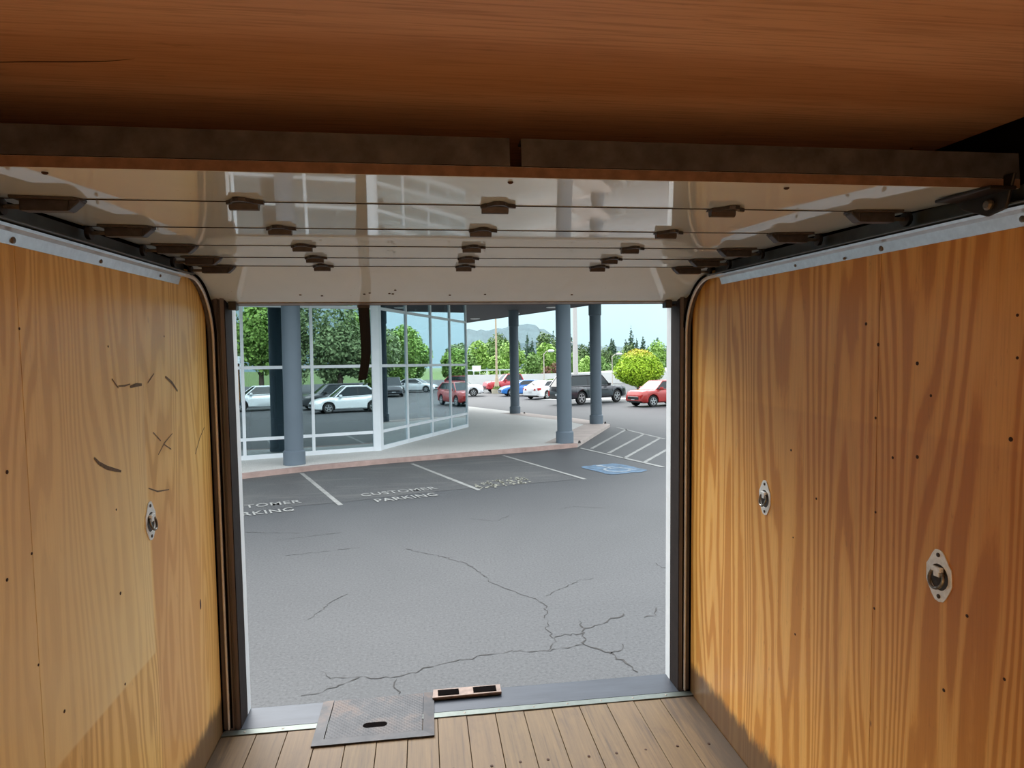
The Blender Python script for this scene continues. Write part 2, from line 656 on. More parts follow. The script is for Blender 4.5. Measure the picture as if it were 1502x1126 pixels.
SCREWR = [(-1.392, 1.84), (-1.334, 1.904), (-1.553, 1.788), (-1.606, 1.702), (-1.388, 1.616), (-1.466, 1.507), (-1.563, 1.526), (-1.856, 1.619), (-1.861, 1.91), (-1.865, 1.811), (-1.398, 1.326), (-1.403, 1.025), (-1.749, 1.147), (-1.682, .914), (-1.863, 1.039), (-.949, 1.113), (-.973, .749), (-1.091, 1.295), (-.926, 1.441)]
SCREWL = [(-.971, 1.862), (-.506, 1.898), (-1.434, 1.909), (-1.517, 1.566), (-.973, 1.336), (-1.439, 1.342), (-1.542, 1.312), (-.974, 1.06), (-1.439, 1.052), (-.974, .755), (-1.334, .869)]
SCUFFS = [[(-.958, 1.758), (-.916, 1.726)], [(-.915, 1.732), (-.87, 1.73), (-.827, 1.733)], [(-.828, 1.723), (-.78, 1.727), (-.733, 1.725)], [(-.681, 1.728), (-.621, 1.759)], [(-.514, 1.742), (-.45, 1.715), (-.393, 1.677)],
          [(-.655, 1.544), (-.587, 1.502)], [(-.618, 1.454), (-.55, 1.49), (-.469, 1.514)], [(-.558, 1.484), (-.488, 1.454)], [(-1.099, 1.527), (-1.07, 1.505), (-1.024, 1.483), (-.97, 1.465), (-.926, 1.452)], [(-.72, 1.35), (-.64, 1.32), (-.528, 1.302)],
          [(-.083, 1.49), (-.15, 1.45), (-.218, 1.388)]]
def side_wall(s, name, label, mat, seams, screws):
    X = s * HW
    wl = MB().box(min(X + s * .014, X + s * .05), max(X + s * .014, X + s * .05), -LEN, .2, -.09, ZC + .05).build(name, M_DARK)
    structure(wl, label, True)
    ys = [-LEN] + seams + [-.004]
    for a, b in zip(ys[:-1], ys[1:]):
        MB().box(min(X, X + s * .0138), max(X, X + s * .0138), a + .0012, b - .0012, -.03, 2.185).build('plywood_sheet', mat, wl)
    for y, z in screws:
        r = rnd.uniform(.0035, .006)
        o = MB().lathe([(r, -.004), (r, .0007), (r * .6, .0012)], 8, (0, 0, 0), 'X').build('screw_hole', M_HOLE, wl)
        o.location = (X, y, z)
        o.rotation_euler = (0, 0, math.pi if s > 0 else 0)
    return wl
wall_l = side_wall(-1, 'wall_left', 'worn light plywood wall on the left with black scuffs', M_PLY_L, [-3.85, -1.435], SCREWL)
wall_r = side_wall(1, 'wall_right', 'orange plywood wall on the right with bold wavy grain', M_PLY_R, [-3.83, -1.395], SCREWR)
for k, c in enumerate(SCUFFS):
    n = len(c)
    wd = [(.013 if k in (4, 8, 2) else .006) * (.35 + .65 * math.sin(math.pi * (i + .5) / n)) for i in range(n)]
    MB().ribbon(c, wd, lambda y, z: (-HW + .0009, y, z)).build('scuff_mark', M_SCUFF, wall_l)
kn = MB().lathe([(.014, -.002), (.014, .0008), (.006, .0014)], 10, (0, 0, 0), 'X').build('knot', plain('purple_knot', srgb(70, 46, 52), .7), wall_l)
kn.location = (-HW, -.233, .725)
kn.scale = (1, .55, 1.7)
wf = MB().box(-HW - .05, HW + .05, -LEN - .05, -LEN, -.09, ZC + .05).build('wall_front', M_PLY_C)
structure(wf, 'plywood front wall of the truck box behind the camera', True)

# aluminium strip at the end of the planks
st = MB().box(-HW + .004, HW + .012, -.044, -.001, -.03, .0045).build('trim_1', M_ALU, bevel=.0015, seg=1)
structure(st, 'pale aluminium strip across the end of the planks', True)
for x in (-1.074, -.896, -.016, .157, .337, .511, .688, .859, 1.039):
    MB().lathe([(.006, 0), (.006, .0052), (.003, .0064)], 8, (x, -.022, 0)).build('rivet', M_SCREW, st)
# rear sill of folded steel
sill = MB().add([(-1.105, .0, -.002), (1.125, .0, -.002), (1.125, .205, -.004), (-1.105, .205, -.004), (-1.105, .205, -.16), (1.125, .205, -.16), (1.125, 0, -.16), (-1.105, 0, -.16)],
                [(0, 1, 2, 3), (3, 2, 5, 4), (4, 5, 6, 7), (0, 3, 4, 7), (1, 6, 5, 2), (0, 7, 6, 1)]).build('trim_2', M_SILL, bevel=.004, seg=2)
structure(sill, 'blue grey steel rear sill of the truck', True)
MB().box(-1.104, 1.124, .0005, .0055, -.02, .0022).build('sill_gap', M_DARK, sill)

# tread plate let into the sill
tp = thing('tread_plate', 'steel tread plate with a black grip slot set in the rear sill', 'plate', (-.45, -.0, .0), truck=True)
def to_tp(u, v, h):
    return Vector((u + .45, v, .004 + h))
inner = [(-.683, -.150), (-.228, -.150), (-.222, .186), (-.676, .182)]
pl = plate('tread_sheet', inner, [slot(-.514, -.396, -.090, -.046)], .006, M_TREAD, tp, to_tp)
MB().box(-.53 + .45, -.38 + .45, -.10, -.036, .0005, .0088).build('slot_shadow', M_DARK, tp)
fr = MB()
o_ = [(-.738, -.196), (-.170, -.196), (-.166, .190), (-.735, .186)]
def frame_side(p, q, r_, s_, z0, z1):
    # p, q outer edge; r_, s_ inner edge
    fr.hexa([(p[0] + .45, p[1], z0), (q[0] + .45, q[1], z0), (s_[0] + .45, s_[1], z0), (r_[0] + .45, r_[1], z0)],
            [(p[0] + .45, p[1], z1), (q[0] + .45, q[1], z1), (s_[0] + .45, s_[1], z1 + .004), (r_[0] + .45, r_[1], z1 + .004)])
i_ = [(-.687, -.154), (-.224, -.154), (-.218, .188), (-.680, .184)]
frame_side(o_[0], o_[1], i_[0], i_[1], .0, .008)
fr.build('front_rim', M_TREADF, tp)
fr = MB(); frame_side(o_[1], o_[2], i_[1], i_[2], .0, .008); fr.build('side_rim', M_TREADF, tp)
fr = MB(); frame_side(o_[3], o_[0], i_[3], i_[0], .0, .008); fr.build('side_rim', M_TREADF, tp)

pk = thing('stake_pocket_plate', 'small rusty plate with two black slots on the rear sill', 'plate', (.01, .16, -.003), truck=True)
plate('slotted_plate', [(-.184, -.040), (.178, -.036), (.178, .040), (-.178, .040)], [[(-.152, -.024), (-.048, -.024), (-.048, .022), (-.152, .022)], [(.034, -.022), (.150, -.022), (.150, .024), (.034, .024)]], .016, M_RUSTPOCKET, pk)
for c in pk.children:
    c.location = (0, 0, .012)
MB().box(-.155, -.045, -.027, .025, .0125, .0235).build('slot_shadow', M_DARK, pk)
MB().box(.031, .153, -.025, .027, .0125, .0235).build('slot_shadow', M_DARK, pk)

M_POST_SHADE = plain('post_inner_shade', srgb(40, 33, 31), .75, spec=.2, var=.25, scale=20)
# door posts: dark folded channel, white outer frame
def post(s):
    o = MB()
    X0, X1 = s * 1.178, s * 1.103
    if s > 0:
        X1 = 1.125
    prof = [(X0, .03), (X0 - s * .026, .03), (X0 - s * .030, .022), (X0 - s * .046, .020), (X0 - s * .049, .027), (X1 + s * .020, .027), (X1 + s * .016, .016), (X1, .020), (X1, .06), (X1 + s * .006, .066), (X1 + s * .006, .078), (X1, .084), (X1, .142), (X0, .142)]
    o.prism(prof, lambda x, y: (x, y, -.02), lambda x, y: (x, y, 2.30))
    ob = o.build('trim_3' if s < 0 else 'trim_4', M_POST)
    structure(ob, ('left' if s < 0 else 'right') + ' dark brown rear door post of the truck', True)
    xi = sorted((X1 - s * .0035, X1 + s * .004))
    MB().box(*xi, .022, .141, -.003, 2.07).build('inner_shade_strip', M_POST_SHADE, ob, bevel=.0015, seg=1)  # dark strip laid over the inner face, its shade put in as colour
    xa, xb = sorted((s * (1.100 if s < 0 else 1.122), s * 1.25))
    w = MB().box(xa, xb, .142, .205, -.16, 2.42).build('white_frame', M_WHITEPAINT, ob)
    return ob
post(-1)
post(1)
hd = MB().box(-1.178, 1.178, .05, .142, 2.075, 2.40).build('trim_5', M_BLACKSTEEL)
structure(hd, 'dark steel header above the door opening', True)
MB().box(-1.25, 1.25, .142, .205, 2.075, 2.42).build('white_frame', M_WHITEPAINT, hd)

# ------------------------------------------------------------------ door tracks with their galvanised angles
def track(s, label):
    t = thing('door_track', label, 'track', (s * HW, 0, 0), truck=True, group='roll-up door tracks')
    d = -s                                  # towards the middle of the truck
    X = lambda k: d * k
    # wall angle: flange on the wall with a rounded lip turned inward
    y0, y1 = -3.4, -.335
    prof = [(.001, 2.112), (.003, 2.112), (.0125, 2.141), (.031, 2.147), (.034, 2.154), (.001, 2.154)]
    MB().prism(prof, lambda a, z: (X(a), y0, z), lambda a, z: (X(a), y1, z)).build('wall_angle', M_GALV, t)
    # channel: the horizontal run above the angle
    MB().prism([(.004, 2.158), (.052, 2.158), (.052, 2.161), (.008, 2.161), (.008, 2.206), (.004, 2.206)], lambda a, z: (X(a), -3.4, z), lambda a, z: (X(a), -.28, z)).build('channel', M_TRACK, t)
    # bend and vertical drop: brown flange with a bright rounded lip
    R = .272
    cy, cz = -.26, 2.152 - R
    path = [(-.40, 2.152)]
    for i in range(0, 13):
        a = math.pi / 2 * i / 12
        path.append((cy + R * math.sin(a), cz + R * math.cos(a)))
    path.append((.012, .004))
    def nrm(i):
        a = Vector(path[max(i - 1, 0)])
        b = Vector(path[min(i + 1, len(path) - 1)])
        q = (b - a).normalized()
        return Vector((-q.y, q.x))          # up, then rearward
    def ring(pr):
        def f(i):
            n = nrm(i)
            return [(X(a), path[i][0] + n.x * h, path[i][1] + n.y * h) for a, h in pr]
        return f
    MB().sweep(path, ring([(.0008, .003), (.006, .0), (.012, .002), (.024, .0), (.024, .004), (.0008, .008)])).build('brown_flange', M_POST, t, smooth=True)
    MB().sweep(path, ring([(.022, -.006), (.0265, -.009), (.031, -.006), (.031, .006), (.022, .006)])).build('silver_edge', M_SILVER, t, smooth=True)
    MB().sweep(path, ring([(.030, .008), (.041, .008), (.041, .012), (.030, .012)])).build('black_channel', M_DARK, t, smooth=True)
    ys = [(-1.451, 2.124, .009), (-1.006, 2.126, .007), (-.537, 2.128, .006), (-2.0, 2.126, .008)] if s < 0 else [(-.948, 2.128, .006), (-1.404, 2.127, .009), (-1.873, 2.129, .009), (-1.23, 2.118, .004)]
    for y, z, r in ys:
        o = MB().lathe([(r, 0), (r, .004), (r * .7, .006), (r * .3, .0065)], 10, (0, 0, 0), 'X').build('bolt', M_SCREW, t)
        o.location = (X(.005), y, z)
        o.rotation_euler = (0, 0, 0 if d > 0 else math.pi)
    return t
track(-1, 'left door track with a galvanised angle above the light plywood wall')
track(1, 'right door track with a galvanised angle above the orange plywood wall')

# ------------------------------------------------------------------ roll-up door, open overhead
J = [(-1.87, 2.196), (-1.535, 2.208), (-1.124, 2.214), (-.745, 2.215), (-.465, 2.208), (-.27, 2.196), (.063, 2.060)]
M_JOINTSHADE = plain('dark_joint_shade', srgb(58, 52, 50), .8, spec=.1)
door = bpy.data.objects.new('door_1', None)
COL.objects.link(door)
door['kind'] = 'structure'
door['label'] = 'open roll-up door overhead with glossy white panels and dark hinges'
in_truck(door)
TH_ = .022
for k, ((ya, za), (yb, zb)) in enumerate(zip(J[:-1], J[1:])):
    u = Vector((yb - ya, zb - za)).normalized()
    n = Vector((-u.y, u.x)) * TH_
    g = u * .0012
    a, b = Vector((ya, za)) + g, Vector((yb, zb)) - g
    hw = 1.162
    MB().hexa([(-hw, a.x, a.y), (hw, a.x, a.y), (hw, b.x, b.y), (-hw, b.x, b.y)],
              [(-hw, a.x + n.x, a.y + n.y), (hw, a.x + n.x, a.y + n.y), (hw, b.x + n.x, b.y + n.y), (-hw, b.x + n.x, b.y + n.y)]).build('door_panel', M_DOOR, door)
    if k < 5:
        c = b + g
        MB().box(-hw, hw, c.x - .0016, c.x + .0016, c.y - .0020, c.y + .02).build('joint_shade', M_JOINTSHADE, door)  # dark strip painting in the shadow line of the panel joint
# front edge of the first panel and its stiffeners
MB().box(-1.162, 1.162, -1.8725, -1.8705, 2.1965, 2.217).build('plywood_edge', M_EDGE, door)
for a, b in ((-1.162, -.006), (.018, 1.162)):
    m = MB().prism([(-1.872, 2.219), (-1.866, 2.276), (-1.82, 2.276), (-1.82, 2.272), (-1.860, 2.272), (-1.864, 2.219)], lambda y, z: (a, y, z), lambda y, z: (b, y, z))
    m.build('stiffener', plain('dirty_stiffener', srgb(70, 72, 74), .6, .2, var=.45, scale=18), door)
# bottom rail with rubber seal, between the post brackets
u = (Vector(J[6]) - Vector(J[5])).normalized()
b0 = Vector(J[6])
m = MB().prism([(0, -.004), (.022, -.004), (.022, .028), (0, .028)], lambda a, h: (-1.063, b0.x + u.x * a - u.y * h, b0.y + u.y * a + u.x * h), lambda a, h: (1.066, b0.x + u.x * a - u.y * h, b0.y + u.y * a + u.x * h))
m.build('bottom_rail', plain('bottom_rail_alu', srgb(150, 140, 130), .4, .5, var=.2), door)
m = MB().prism([(.022, -.002), (.040, .002), (.044, .012), (.038, .024), (.022, .026)], lambda a, h: (-1.058, b0.x + u.x * a - u.y * h, b0.y + u.y * a + u.x * h), lambda a, h: (1.064, b0.x + u.x * a - u.y * h, b0.y + u.y * a + u.x * h))
m.build('bottom_seal', plain('brown_rubber', srgb(58, 44, 42), .7), door)
for x in (-.653, -.456, -.43, -.339, -.323, -.31, -.052, .118, .55, -.75):
    yy = -.03 + rnd.uniform(-.03, .03)
    tt = (yy - J[5][0]) / (J[6][0] - J[5][0])
    zz = J[5][1] + tt * (J[6][1] - J[5][1])
    MB().lathe([(.006, .003), (.006, -.0012), (.003, -.002)], 8, (x, yy, zz - .0005)).build('panel_screw', M_HOLE, door)
for x, k in ((0, 0), (.62, 0), (-.9, 0)):
    MB().lathe([(.006, .003), (.006, -.002), (.003, -.004)], 8, (x, -1.83 + .0, 2.197)).build('panel_screw', M_HOLE, door)

def hinge_mesh():
    """knuckle block hanging under the joint between two leaves; local x along the joint"""
    m = MB()
    w = .034
    m.prism([(-w, -.016), (w, -.016), (w + .004, .0), (w, .026), (-w, .026), (-w - .004, .0)], lambda x, y: (x, y, -.0003), lambda x, y: (x, y, -.005))
    m.cyl((-w, .002, -.011), (w, .002, -.011), .0105, 12)
    m.prism([(-.010, -.004), (.016, -.004), (.012, -.020), (-.006, -.020)], lambda y, z: (-w * .97, y, z), lambda y, z: (w * .97, y, z))
    return m
def strap_mesh():
    """the bowed spring strap on the nearer side of the block"""
    pts = [(-.037, -.012), (-.024, -.026), (-.010, -.056), (.004, -.062), (.018, -.056), (.030, -.030), (.050, -.018)]
    vs, fs = [], [(0, 1, 2, 3)]
    for x, y in pts:
        vs += [(x, y - .006, -.001), (x, y + .006, -.001), (x, y + .006, -.010), (x, y - .006, -.010)]
    for i in range(len(pts) - 1):
        for j in range(4):
            fs.append((4 * i + j, 4 * i + (j + 1) % 4, 4 * i + 4 + (j + 1) % 4, 4 * i + 4 + j))
    fs.append(tuple(4 * (len(pts) - 1) + j for j in (3, 2, 1, 0)))
    return MB().add(vs, fs)
M_HINGE = plain('brown_hinge_steel', srgb(64, 61, 62), .42, .3, var=.35, scale=40)
h0 = None
for k, (y, z) in enumerate(J[1:6]):
    for x in (-.61, 0, .61):
        if h0 is None:
            h = hinge_mesh().build('hinge', M_HINGE, door, smooth=True)
            strap_mesh().build('hinge_strap', M_HINGE, h)
            MB().lathe([(.005, -.006), (.005, -.009), (.003, -.010)], 8, (-.004, .031, .004)).build('hinge_screw', M_SCREW, h)
            h0 = h
        else:
            h = dup(h0, door)
        h.location = (x, y, z)
        a = math.atan2(J[k + 1][1] - J[k][1], J[k + 1][0] - J[k][0])
        h.rotation_euler = (a, 0, 0)
# end hinges that carry the rollers
r0 = {}
for k, (y, z) in enumerate(J[1:6]):
    for s in (-1, 1):
        if s not in r0:
            m = MB()
            m.prism([(.02, -.045), (.15, -.030), (.162, -.008), (.162, .010), (.15, .028), (.02, .035)], lambda a, b: (-s * (a - .0), b, -.0005), lambda a, b: (-s * a, b, -.008))
            m.box(*sorted((-s * .03, -s * .135)), -.022, .010, -.032, -.004)
            m.prism([(.135, -.032), (.158, -.012), (.158, -.004), (.135, -.004)], lambda a, b: (-s * a, -.022, b), lambda a, b: (-s * a, .010, b))
            h = m.build('end_hinge', M_HINGE, door, bevel=.002, seg=1)
            MB().cyl((s * .024, 0, -.020), (-s * .08, 0, -.020), .006, 10).build('roller_stem', M_SCREW, h)
            MB().lathe([(.010, -.008), (.019, -.006), (.020, 0), (.019, .006), (.010, .008)], 16, (s * .020, 0, -.020), 'X').build('roller', M_BLACKSTEEL, h, smooth=True)
            r0[s] = h
        else:
            h = dup(r0[s], door)
        h.location = (s * 1.128, y, z)
        h.rotation_euler = (0, 0, 0)
# front top brackets (one shows at the right edge of the picture)
for s in (-1, 1):
    m = MB()
    m.prism([(-1.72, 2.200), (-1.76, 2.168), (-1.83, 2.140), (-1.88, 2.150), (-1.90, 2.225), (-1.72, 2.225)], lambda y, z: (s * 1.120, y, z), lambda y, z: (s * 1.128, y, z))
    m.box(*sorted((s * 1.06, s * 1.128)), -1.90, -1.74, 2.188, 2.196)
    b = m.build('top_bracket', plain('black_bracket', srgb(34, 32, 33), .45, .3, var=.3), door, bevel=.002, seg=1)
    bb = MB().lathe([(.013, 0), (.013, .006), (.008, .010)], 12, (0, 0, 0), 'X').build('bracket_bolt', M_SCREW, b)
    bb.location = (s * 1.119, -1.838, 2.166)
    bb.rotation_euler = (0, 0, math.pi if s > 0 else 0)
# corner brackets at the bottom edge, seen beside the posts
for s in (-1, 1):
    m = MB()
    m.box(*sorted((s * 1.055, s * 1.09)), b0.x - .02, b0.x + .03, b0.y - .035, b0.y + .004)
    m.cyl((s * 1.06, b0.x + .01, b0.y - .02), (s * 1.12, b0.x + .01, b0.y - .02), .008, 10)
    m.build('bottom_bracket', M_HINGE, door, bevel=.002, seg=1)

# pull strap hanging from the bottom rail
ps = thing('pull_strap', 'black webbing pull strap hanging from the open roll-up door', 'strap', (-.468, .10, 2.05), truck=True)
web = [(-.004, .01, .02), (-.004, .015, -.02), (-.001, .025, -.10), (.0, .03, -.18), (.0, .032, -.24), (-.008, .032, -.30), (-.022, .03, -.375)]
vs = []
for i, (x, y, z) in enumerate(web):
    tw = .028 - .0012 * i
    vs += [(x - tw, y, z), (x + tw, y + .004, z + (0 if i < 6 else .006)), (x + tw, y + .009, z + (0 if i < 6 else .006)), (x - tw, y + .005, z)]
fs = [(0, 1, 2, 3), tuple(4 * 6 + j for j in (3, 2, 1, 0))]
for i in range(6):
    for j in range(4):
        fs.append((4 * i + j, 4 * i + (j + 1) % 4, 4 * i + 4 + (j + 1) % 4, 4 * i + 4 + j))
def webbing():
    g = NG('black_webbing')
    w = g.n('TexWave', _wave_type='BANDS', _bands_direction='X')
    w.inputs['Scale'].default_value = 60
    g.l(g.coord(), w.inputs['Vector'])
    g.color(g.ramp(w.outputs['Fac'], [(.2, (.004, .006, .012)), (.8, (.009, .012, .022))]))
    g.set(Roughness=.75)
    g.bump(w.outputs['Fac'], .3, .002)
    return g.m
MB().add(vs, fs).build('webbing', webbing(), ps)
MB().box(-.034, .026, .004, .022, -.014, .012).build('clamp', M_HINGE, ps, bevel=.002, seg=1)

# ------------------------------------------------------------------ recessed tie-down rings on the side walls
def ring_outline(n=10):
    """the long lens-shaped flange of a tie-down: round ends, wide waist"""
    pts = []
    ctrl = [(0, .071), (.012, .069), (.021, .058), (.034, .036), (.043, .024), (.044, -.018), (.038, -.032), (.024, -.056), (.014, -.068), (0, -.071)]
    pts += ctrl
    pts += [(-x, z) for x, z in reversed(ctrl[1:-1])]
    return pts
def tie_down(s, y, z, label, first=None, tilt=0.0):
    t = thing('tie_down_ring', label, 'tie-down', (s * HW, y, z), truck=True, group='recessed tie-down rings')
    d = -s
    to = lambda a, b, h: Vector((d * (h - .002 + .001), a, b))
    plate('flange', ring_outline(), [circle(0, -.004, .033, 18, .036)], .004, M_CHROME, t, to)
    # recessed cup standing in the wall: a shallow dish
    m = MB()
    prof = [(.034, .0025), (.033, .0005), (.026, .0004), (.0, .0003)]
    n = 18
    vs, fs = [], []
    for r, h in prof[:-1]:
        for i in range(n):
            a = 2 * math.pi * i / n
            vs.append((d * h, r * math.cos(a), -.004 + r * 1.09 * math.sin(a)))
    for q in range(2):
        for i in range(n):
            fs.append((q * n + i, q * n + (i + 1) % n, (q + 1) * n + (i + 1) % n, (q + 1) * n + i))
    fs.append(tuple(2 * n + i for i in range(n)))
    m.add(vs, fs).build('cup', M_CUP, t)
    # D-shaped ring lying in the cup, tilted out at the bottom
    path = []
    for i in range(15):
        a = math.radians(150 + 240 * i / 14)
        yy, zz = .024 * math.cos(a), -.006 + .026 * math.sin(a)
        path.append((d * (.006 + .010 * max(0, (.012 - zz)) / .04), yy, zz))
    path.append((d * .006, .006, .017))
    path.append((d * .006, -.006, .017))
    MB().tube(path, .0042, 8, True).build('ring', M_RING, t, smooth=True)
    # clip that holds the ring
    m = MB().box(*sorted((d * .002, d * .013)), -.017, .017, .012, .025)
    m.box(*sorted((d * .002, d * .011)), -.010, .010, -.002, .013)
    m.build('clip', M_CHROME, t, bevel=.002, seg=2)
    for zz in (.056, -.056):
        o = MB().lathe([(.006, 0), (.006, .002), (.003, .003)], 10, (0, 0, 0), 'X').build('screw', M_CUP, t)
        o.location = (d * .0028, 0, zz)
        o.rotation_euler = (0, 0, 0 if d > 0 else math.pi)
    t.rotation_mode = 'XYZ'
    t.matrix_world = T @ Matrix.Translation((s * HW, y, z)) @ Matrix.Rotation(tilt, 4, 'X')
    return t
tie_down(-1, -.716, 1.229, 'steel tie-down ring on the left wall of scuffed light plywood', tilt=.02)
tie_down(1, -.742, 1.216, 'small looking steel tie-down ring on the right wall, nearer the opening', tilt=-.02)
tie_down(1, -1.655, 1.219, 'large looking steel tie-down ring on the right wall, nearest the camera', tilt=-.05)

# ------------------------------------------------------------------ outside of the truck, seen only mirrored in the showroom glass
M_SKIN = plain('white_truck_skin', srgb(216, 220, 222), .35, var=.04, scale=2)
MB().box(-1.262, -1.2315, -LEN - .06, .142, -.16, 2.42).build('outer_skin', M_SKIN, wall_l)
MB().box(1.2315, 1.262, -LEN - .06, .142, -.16, 2.42).build('outer_skin', M_SKIN, wall_r)
MB().box(-1.23, 1.23, -LEN - .09, -LEN - .0505, -.16, 2.42).build('outer_skin', M_SKIN, wf)
MB().box(-1.262, 1.262, -LEN - .06, .142, 2.421, 2.46).build('outer_skin', M_SKIN, ceil)
ch = thing('truck_cab', 'white truck cab and black wheeled chassis of the cargo box, mirrored in the glass', 'truck', (0, 0, 0), truck=True)
for s in (-1, 1):
    MB().box(*sorted((s * .38, s * .46)), -7.6, -.15, -.40, -.17).build('frame_rail', M_BLACKSTEEL, ch)
for yy, zc, xw in ((-3.35, -.415, .92), (-7.05, -.277, .98)):
    MB().cyl((-.9, yy, zc), (.9, yy, zc), .06, 10).build('axle', M_BLACKSTEEL, ch)
    for s in (-1, 1):
        w_ = MB().lathe([(.26, -.13), (.38, -.14), (.41, -.10), (.41, .10), (.38, .14), (.26, .13)], 26, (0, 0, 0), 'X').build('wheel', plain('truck_tyre', (.014, .014, .014), .85), ch, smooth=True)
        w_.location = (s * xw, yy, zc)
        MB().lathe([(.265, s * .10), (.265, s * .12), (.20, s * .12), (.10, s * .07), (.0001, s * .07)], 22, (0, 0, 0), 'X').build('rim', M_GALV, w_, smooth=True)
side_ = [(-.05, -.45), (-1.6, -.45), (-1.62, -.20), (-1.75, .10), (-2.05, .14), (-2.38, .10), (-2.48, -.10), (-2.50, -.40), (-2.95, -.40), (-3.0, .10), (-2.85, .52), (-1.85, .68), (-1.35, 1.34), (-.15, 1.40), (-.05, 1.2)]
MB().prism(side_, lambda y, z: (-.98, y - 5.05, z), lambda y, z: (.98, y - 5.05, z)).build('cab_body', M_SKIN, ch, bevel=.03, seg=2)
for s in (-1, 1):
    MB().prism([(-.45, .72), (-1.72, .72), (-1.32, 1.24), (-.45, 1.28)], lambda y, z: (s * .985, y - 5.05, z), lambda y, z: (s * .992, y - 5.05, z)).build('side_window', plain('cab_glass', (.02, .025, .03), .06), ch)
MB().hexa([(-.86, -6.92, .71), (.86, -6.92, .71), (.86, -6.95, .73), (-.86, -6.95, .73)], [(-.78, -6.47, 1.29), (.78, -6.47, 1.29), (.78, -6.50, 1.31), (-.78, -6.50, 1.31)]).build('windscreen', plain('cab_glass', (.02, .025, .03), .06), ch)

# ================================================================== outdoors
def asphalt(name, lo, mid, hi, streak=0.0):
    g = NG(name)
    v = g.coord()
    big = g.noise(v, .22, 5, .6, .4)
    fine = g.noise(v, 34, 5, .75)
    col = g.ramp(big, [(.3, lo), (.5, mid), (.72, hi)])
    col = g.mix(g.math('MULTIPLY', g.rng(fine, .49, .38), .6), col, tuple(c * .55 for c in lo))
    col = g.mix(g.math('MULTIPLY', g.rng(fine, .53, .66), .6), col, tuple(min(1, c * 1.4) for c in hi))
    spots = g.noise(v, 1.3, 6, .75)
    col = g.mix(g.math('MULTIPLY', g.rng(spots, .60, .72), .35), col, tuple(c * .7 for c in lo))
    if streak:
        s = g.noise(g.coord((.5, 3.2, 1)), .9, 4, .6)
        col = g.mix(g.math('MULTIPLY', g.rng(s, .52, .62), streak), col, hi)
    g.color(col)
    g.set(Roughness=.6)
    g.b.inputs['Specular IOR Level'].default_value = .27
    g.bump(fine, .25, .004)
    return g.m
M_ASPH = asphalt('worn_asphalt', (.056, .0585, .062), (.0645, .067, .071), (.075, .0775, .081))
M_SEAL = asphalt('sealed_stall_asphalt', (.06, .0612, .0635), (.072, .0735, .076), (.105, .105, .102), .6)
M_CRACK = plain('crack_fill', (.030, .028, .027), .9, var=.5, scale=8)
M_PAINTW = plain('worn_white_road_paint', (.24, .245, .235), .7, var=.22, scale=4)
M_PAINTB = plain('worn_blue_road_paint', (.07, .125, .19), .7, var=.45, scale=5)
M_CONC = asphalt('sidewalk_concrete', (.46, .455, .43), (.54, .535, .51), (.60, .595, .57))
M_CURB = plain('red_brown_curb_paint', (.36, .25, .22), .75, var=.22, scale=3)
M_GRASS = plain('grass_green', (.12, .19, .05), .9, var=.4, scale=.6)

gd = MB().add([(-60, -70, 0), (90, -70, 0), (90, 95, 0), (-60, 95, 0)], [(0, 1, 2, 3)]).build('ground', M_ASPH, weld=False)
structure(gd, 'grey cracked asphalt parking lot')
far = MB().add([(-900, -900, -.08), (900, -900, -.08), (900, 900, -.08), (-900, 900, -.08)], [(0, 1, 2, 3)]).build('ground_far', M_GRASS, weld=False)
structure(far, 'grass land beyond the parking lot')

Z1, Z2, Z3 = .004, .008, .012
seal = [(-9.5, 7.75), (-3.6, 9.66), (-2.55, 10.1), (-1.85, 10.25), (.07, 11.0), (3.4, 11.75), (3.0, 13.3), (2.6, 16.5), (1.4, 16.4), (-1.36, 15.4), (-4.62, 13.8), (-9.5, 12.1)]
MB().add([(x, y, Z1) for x, y in seal], [tuple(range(len(seal)))]).build('sealed_asphalt', M_SEAL, gd, weld=False)
hz_ = [(4.75, 17.6), (5.93, 13.0), (9.0, 14.0), (8.1, 20.7), (7.75, 23.8)]
MB().add([(x, y, Z1) for x, y in hz_], [tuple(range(len(hz_)))]).build('sealed_asphalt', asphalt('hatched_bay_asphalt', (.05, .0525, .055), (.06, .0625, .065), (.074, .076, .078)), gd, weld=False)

def stripe(p, q, w, name='painted_line', z=Z2, mat=None):
    n = max(2, int(math.dist(p, q) / .35))
    pts = [(p[0] + (q[0] - p[0]) * i / n, p[1] + (q[1] - p[1]) * i / n) for i in range(n + 1)]
    MB().ribbon(pts, [w * rnd.uniform(.86, 1.05) for _ in pts], lambda x, y: (x, y, z)).build(name, mat or M_PAINTW, gd, weld=False)
d_ = (2.75, .87)
stripe((-3.35, 14.3), (-1.84, 9.96), .11)
stripe((-.54, 15.25), (.98, 10.91), .11)
stripe((2.15, 16.26), (3.53, 11.71), .10)
stripe((-3.35 - 2.75, 14.3 - .87), (-1.84 - 2.75, 9.96 - .87), .11)
stripe((4.78, 17.35), (5.93, 13.0), .13)
stripe((7.89, 23.6), (8.25, 19.0), .13)
for a, b in (((5.1, 17.11), (8.02, 22.7)), ((5.33, 15.96), (8.09, 20.75)), ((5.46, 14.81), (8.18, 19.3)), ((5.74, 13.92), (8.35, 17.9))):
    stripe(a, b, .12)
def stencil(body, x, y, rz, size, stretch):
    me = text_mesh(body, size, .002)
    o = bpy.data.objects.new('stencil_lettering', me)
    me.materials.clear()
    me.materials.append(M_PAINTW)
    COL.objects.link(o)
    o.parent = gd
    o.location = (x, y, Z3)
    o.rotation_euler = (0, 0, rz)
    o.scale = (1, stretch, 1)
    return o
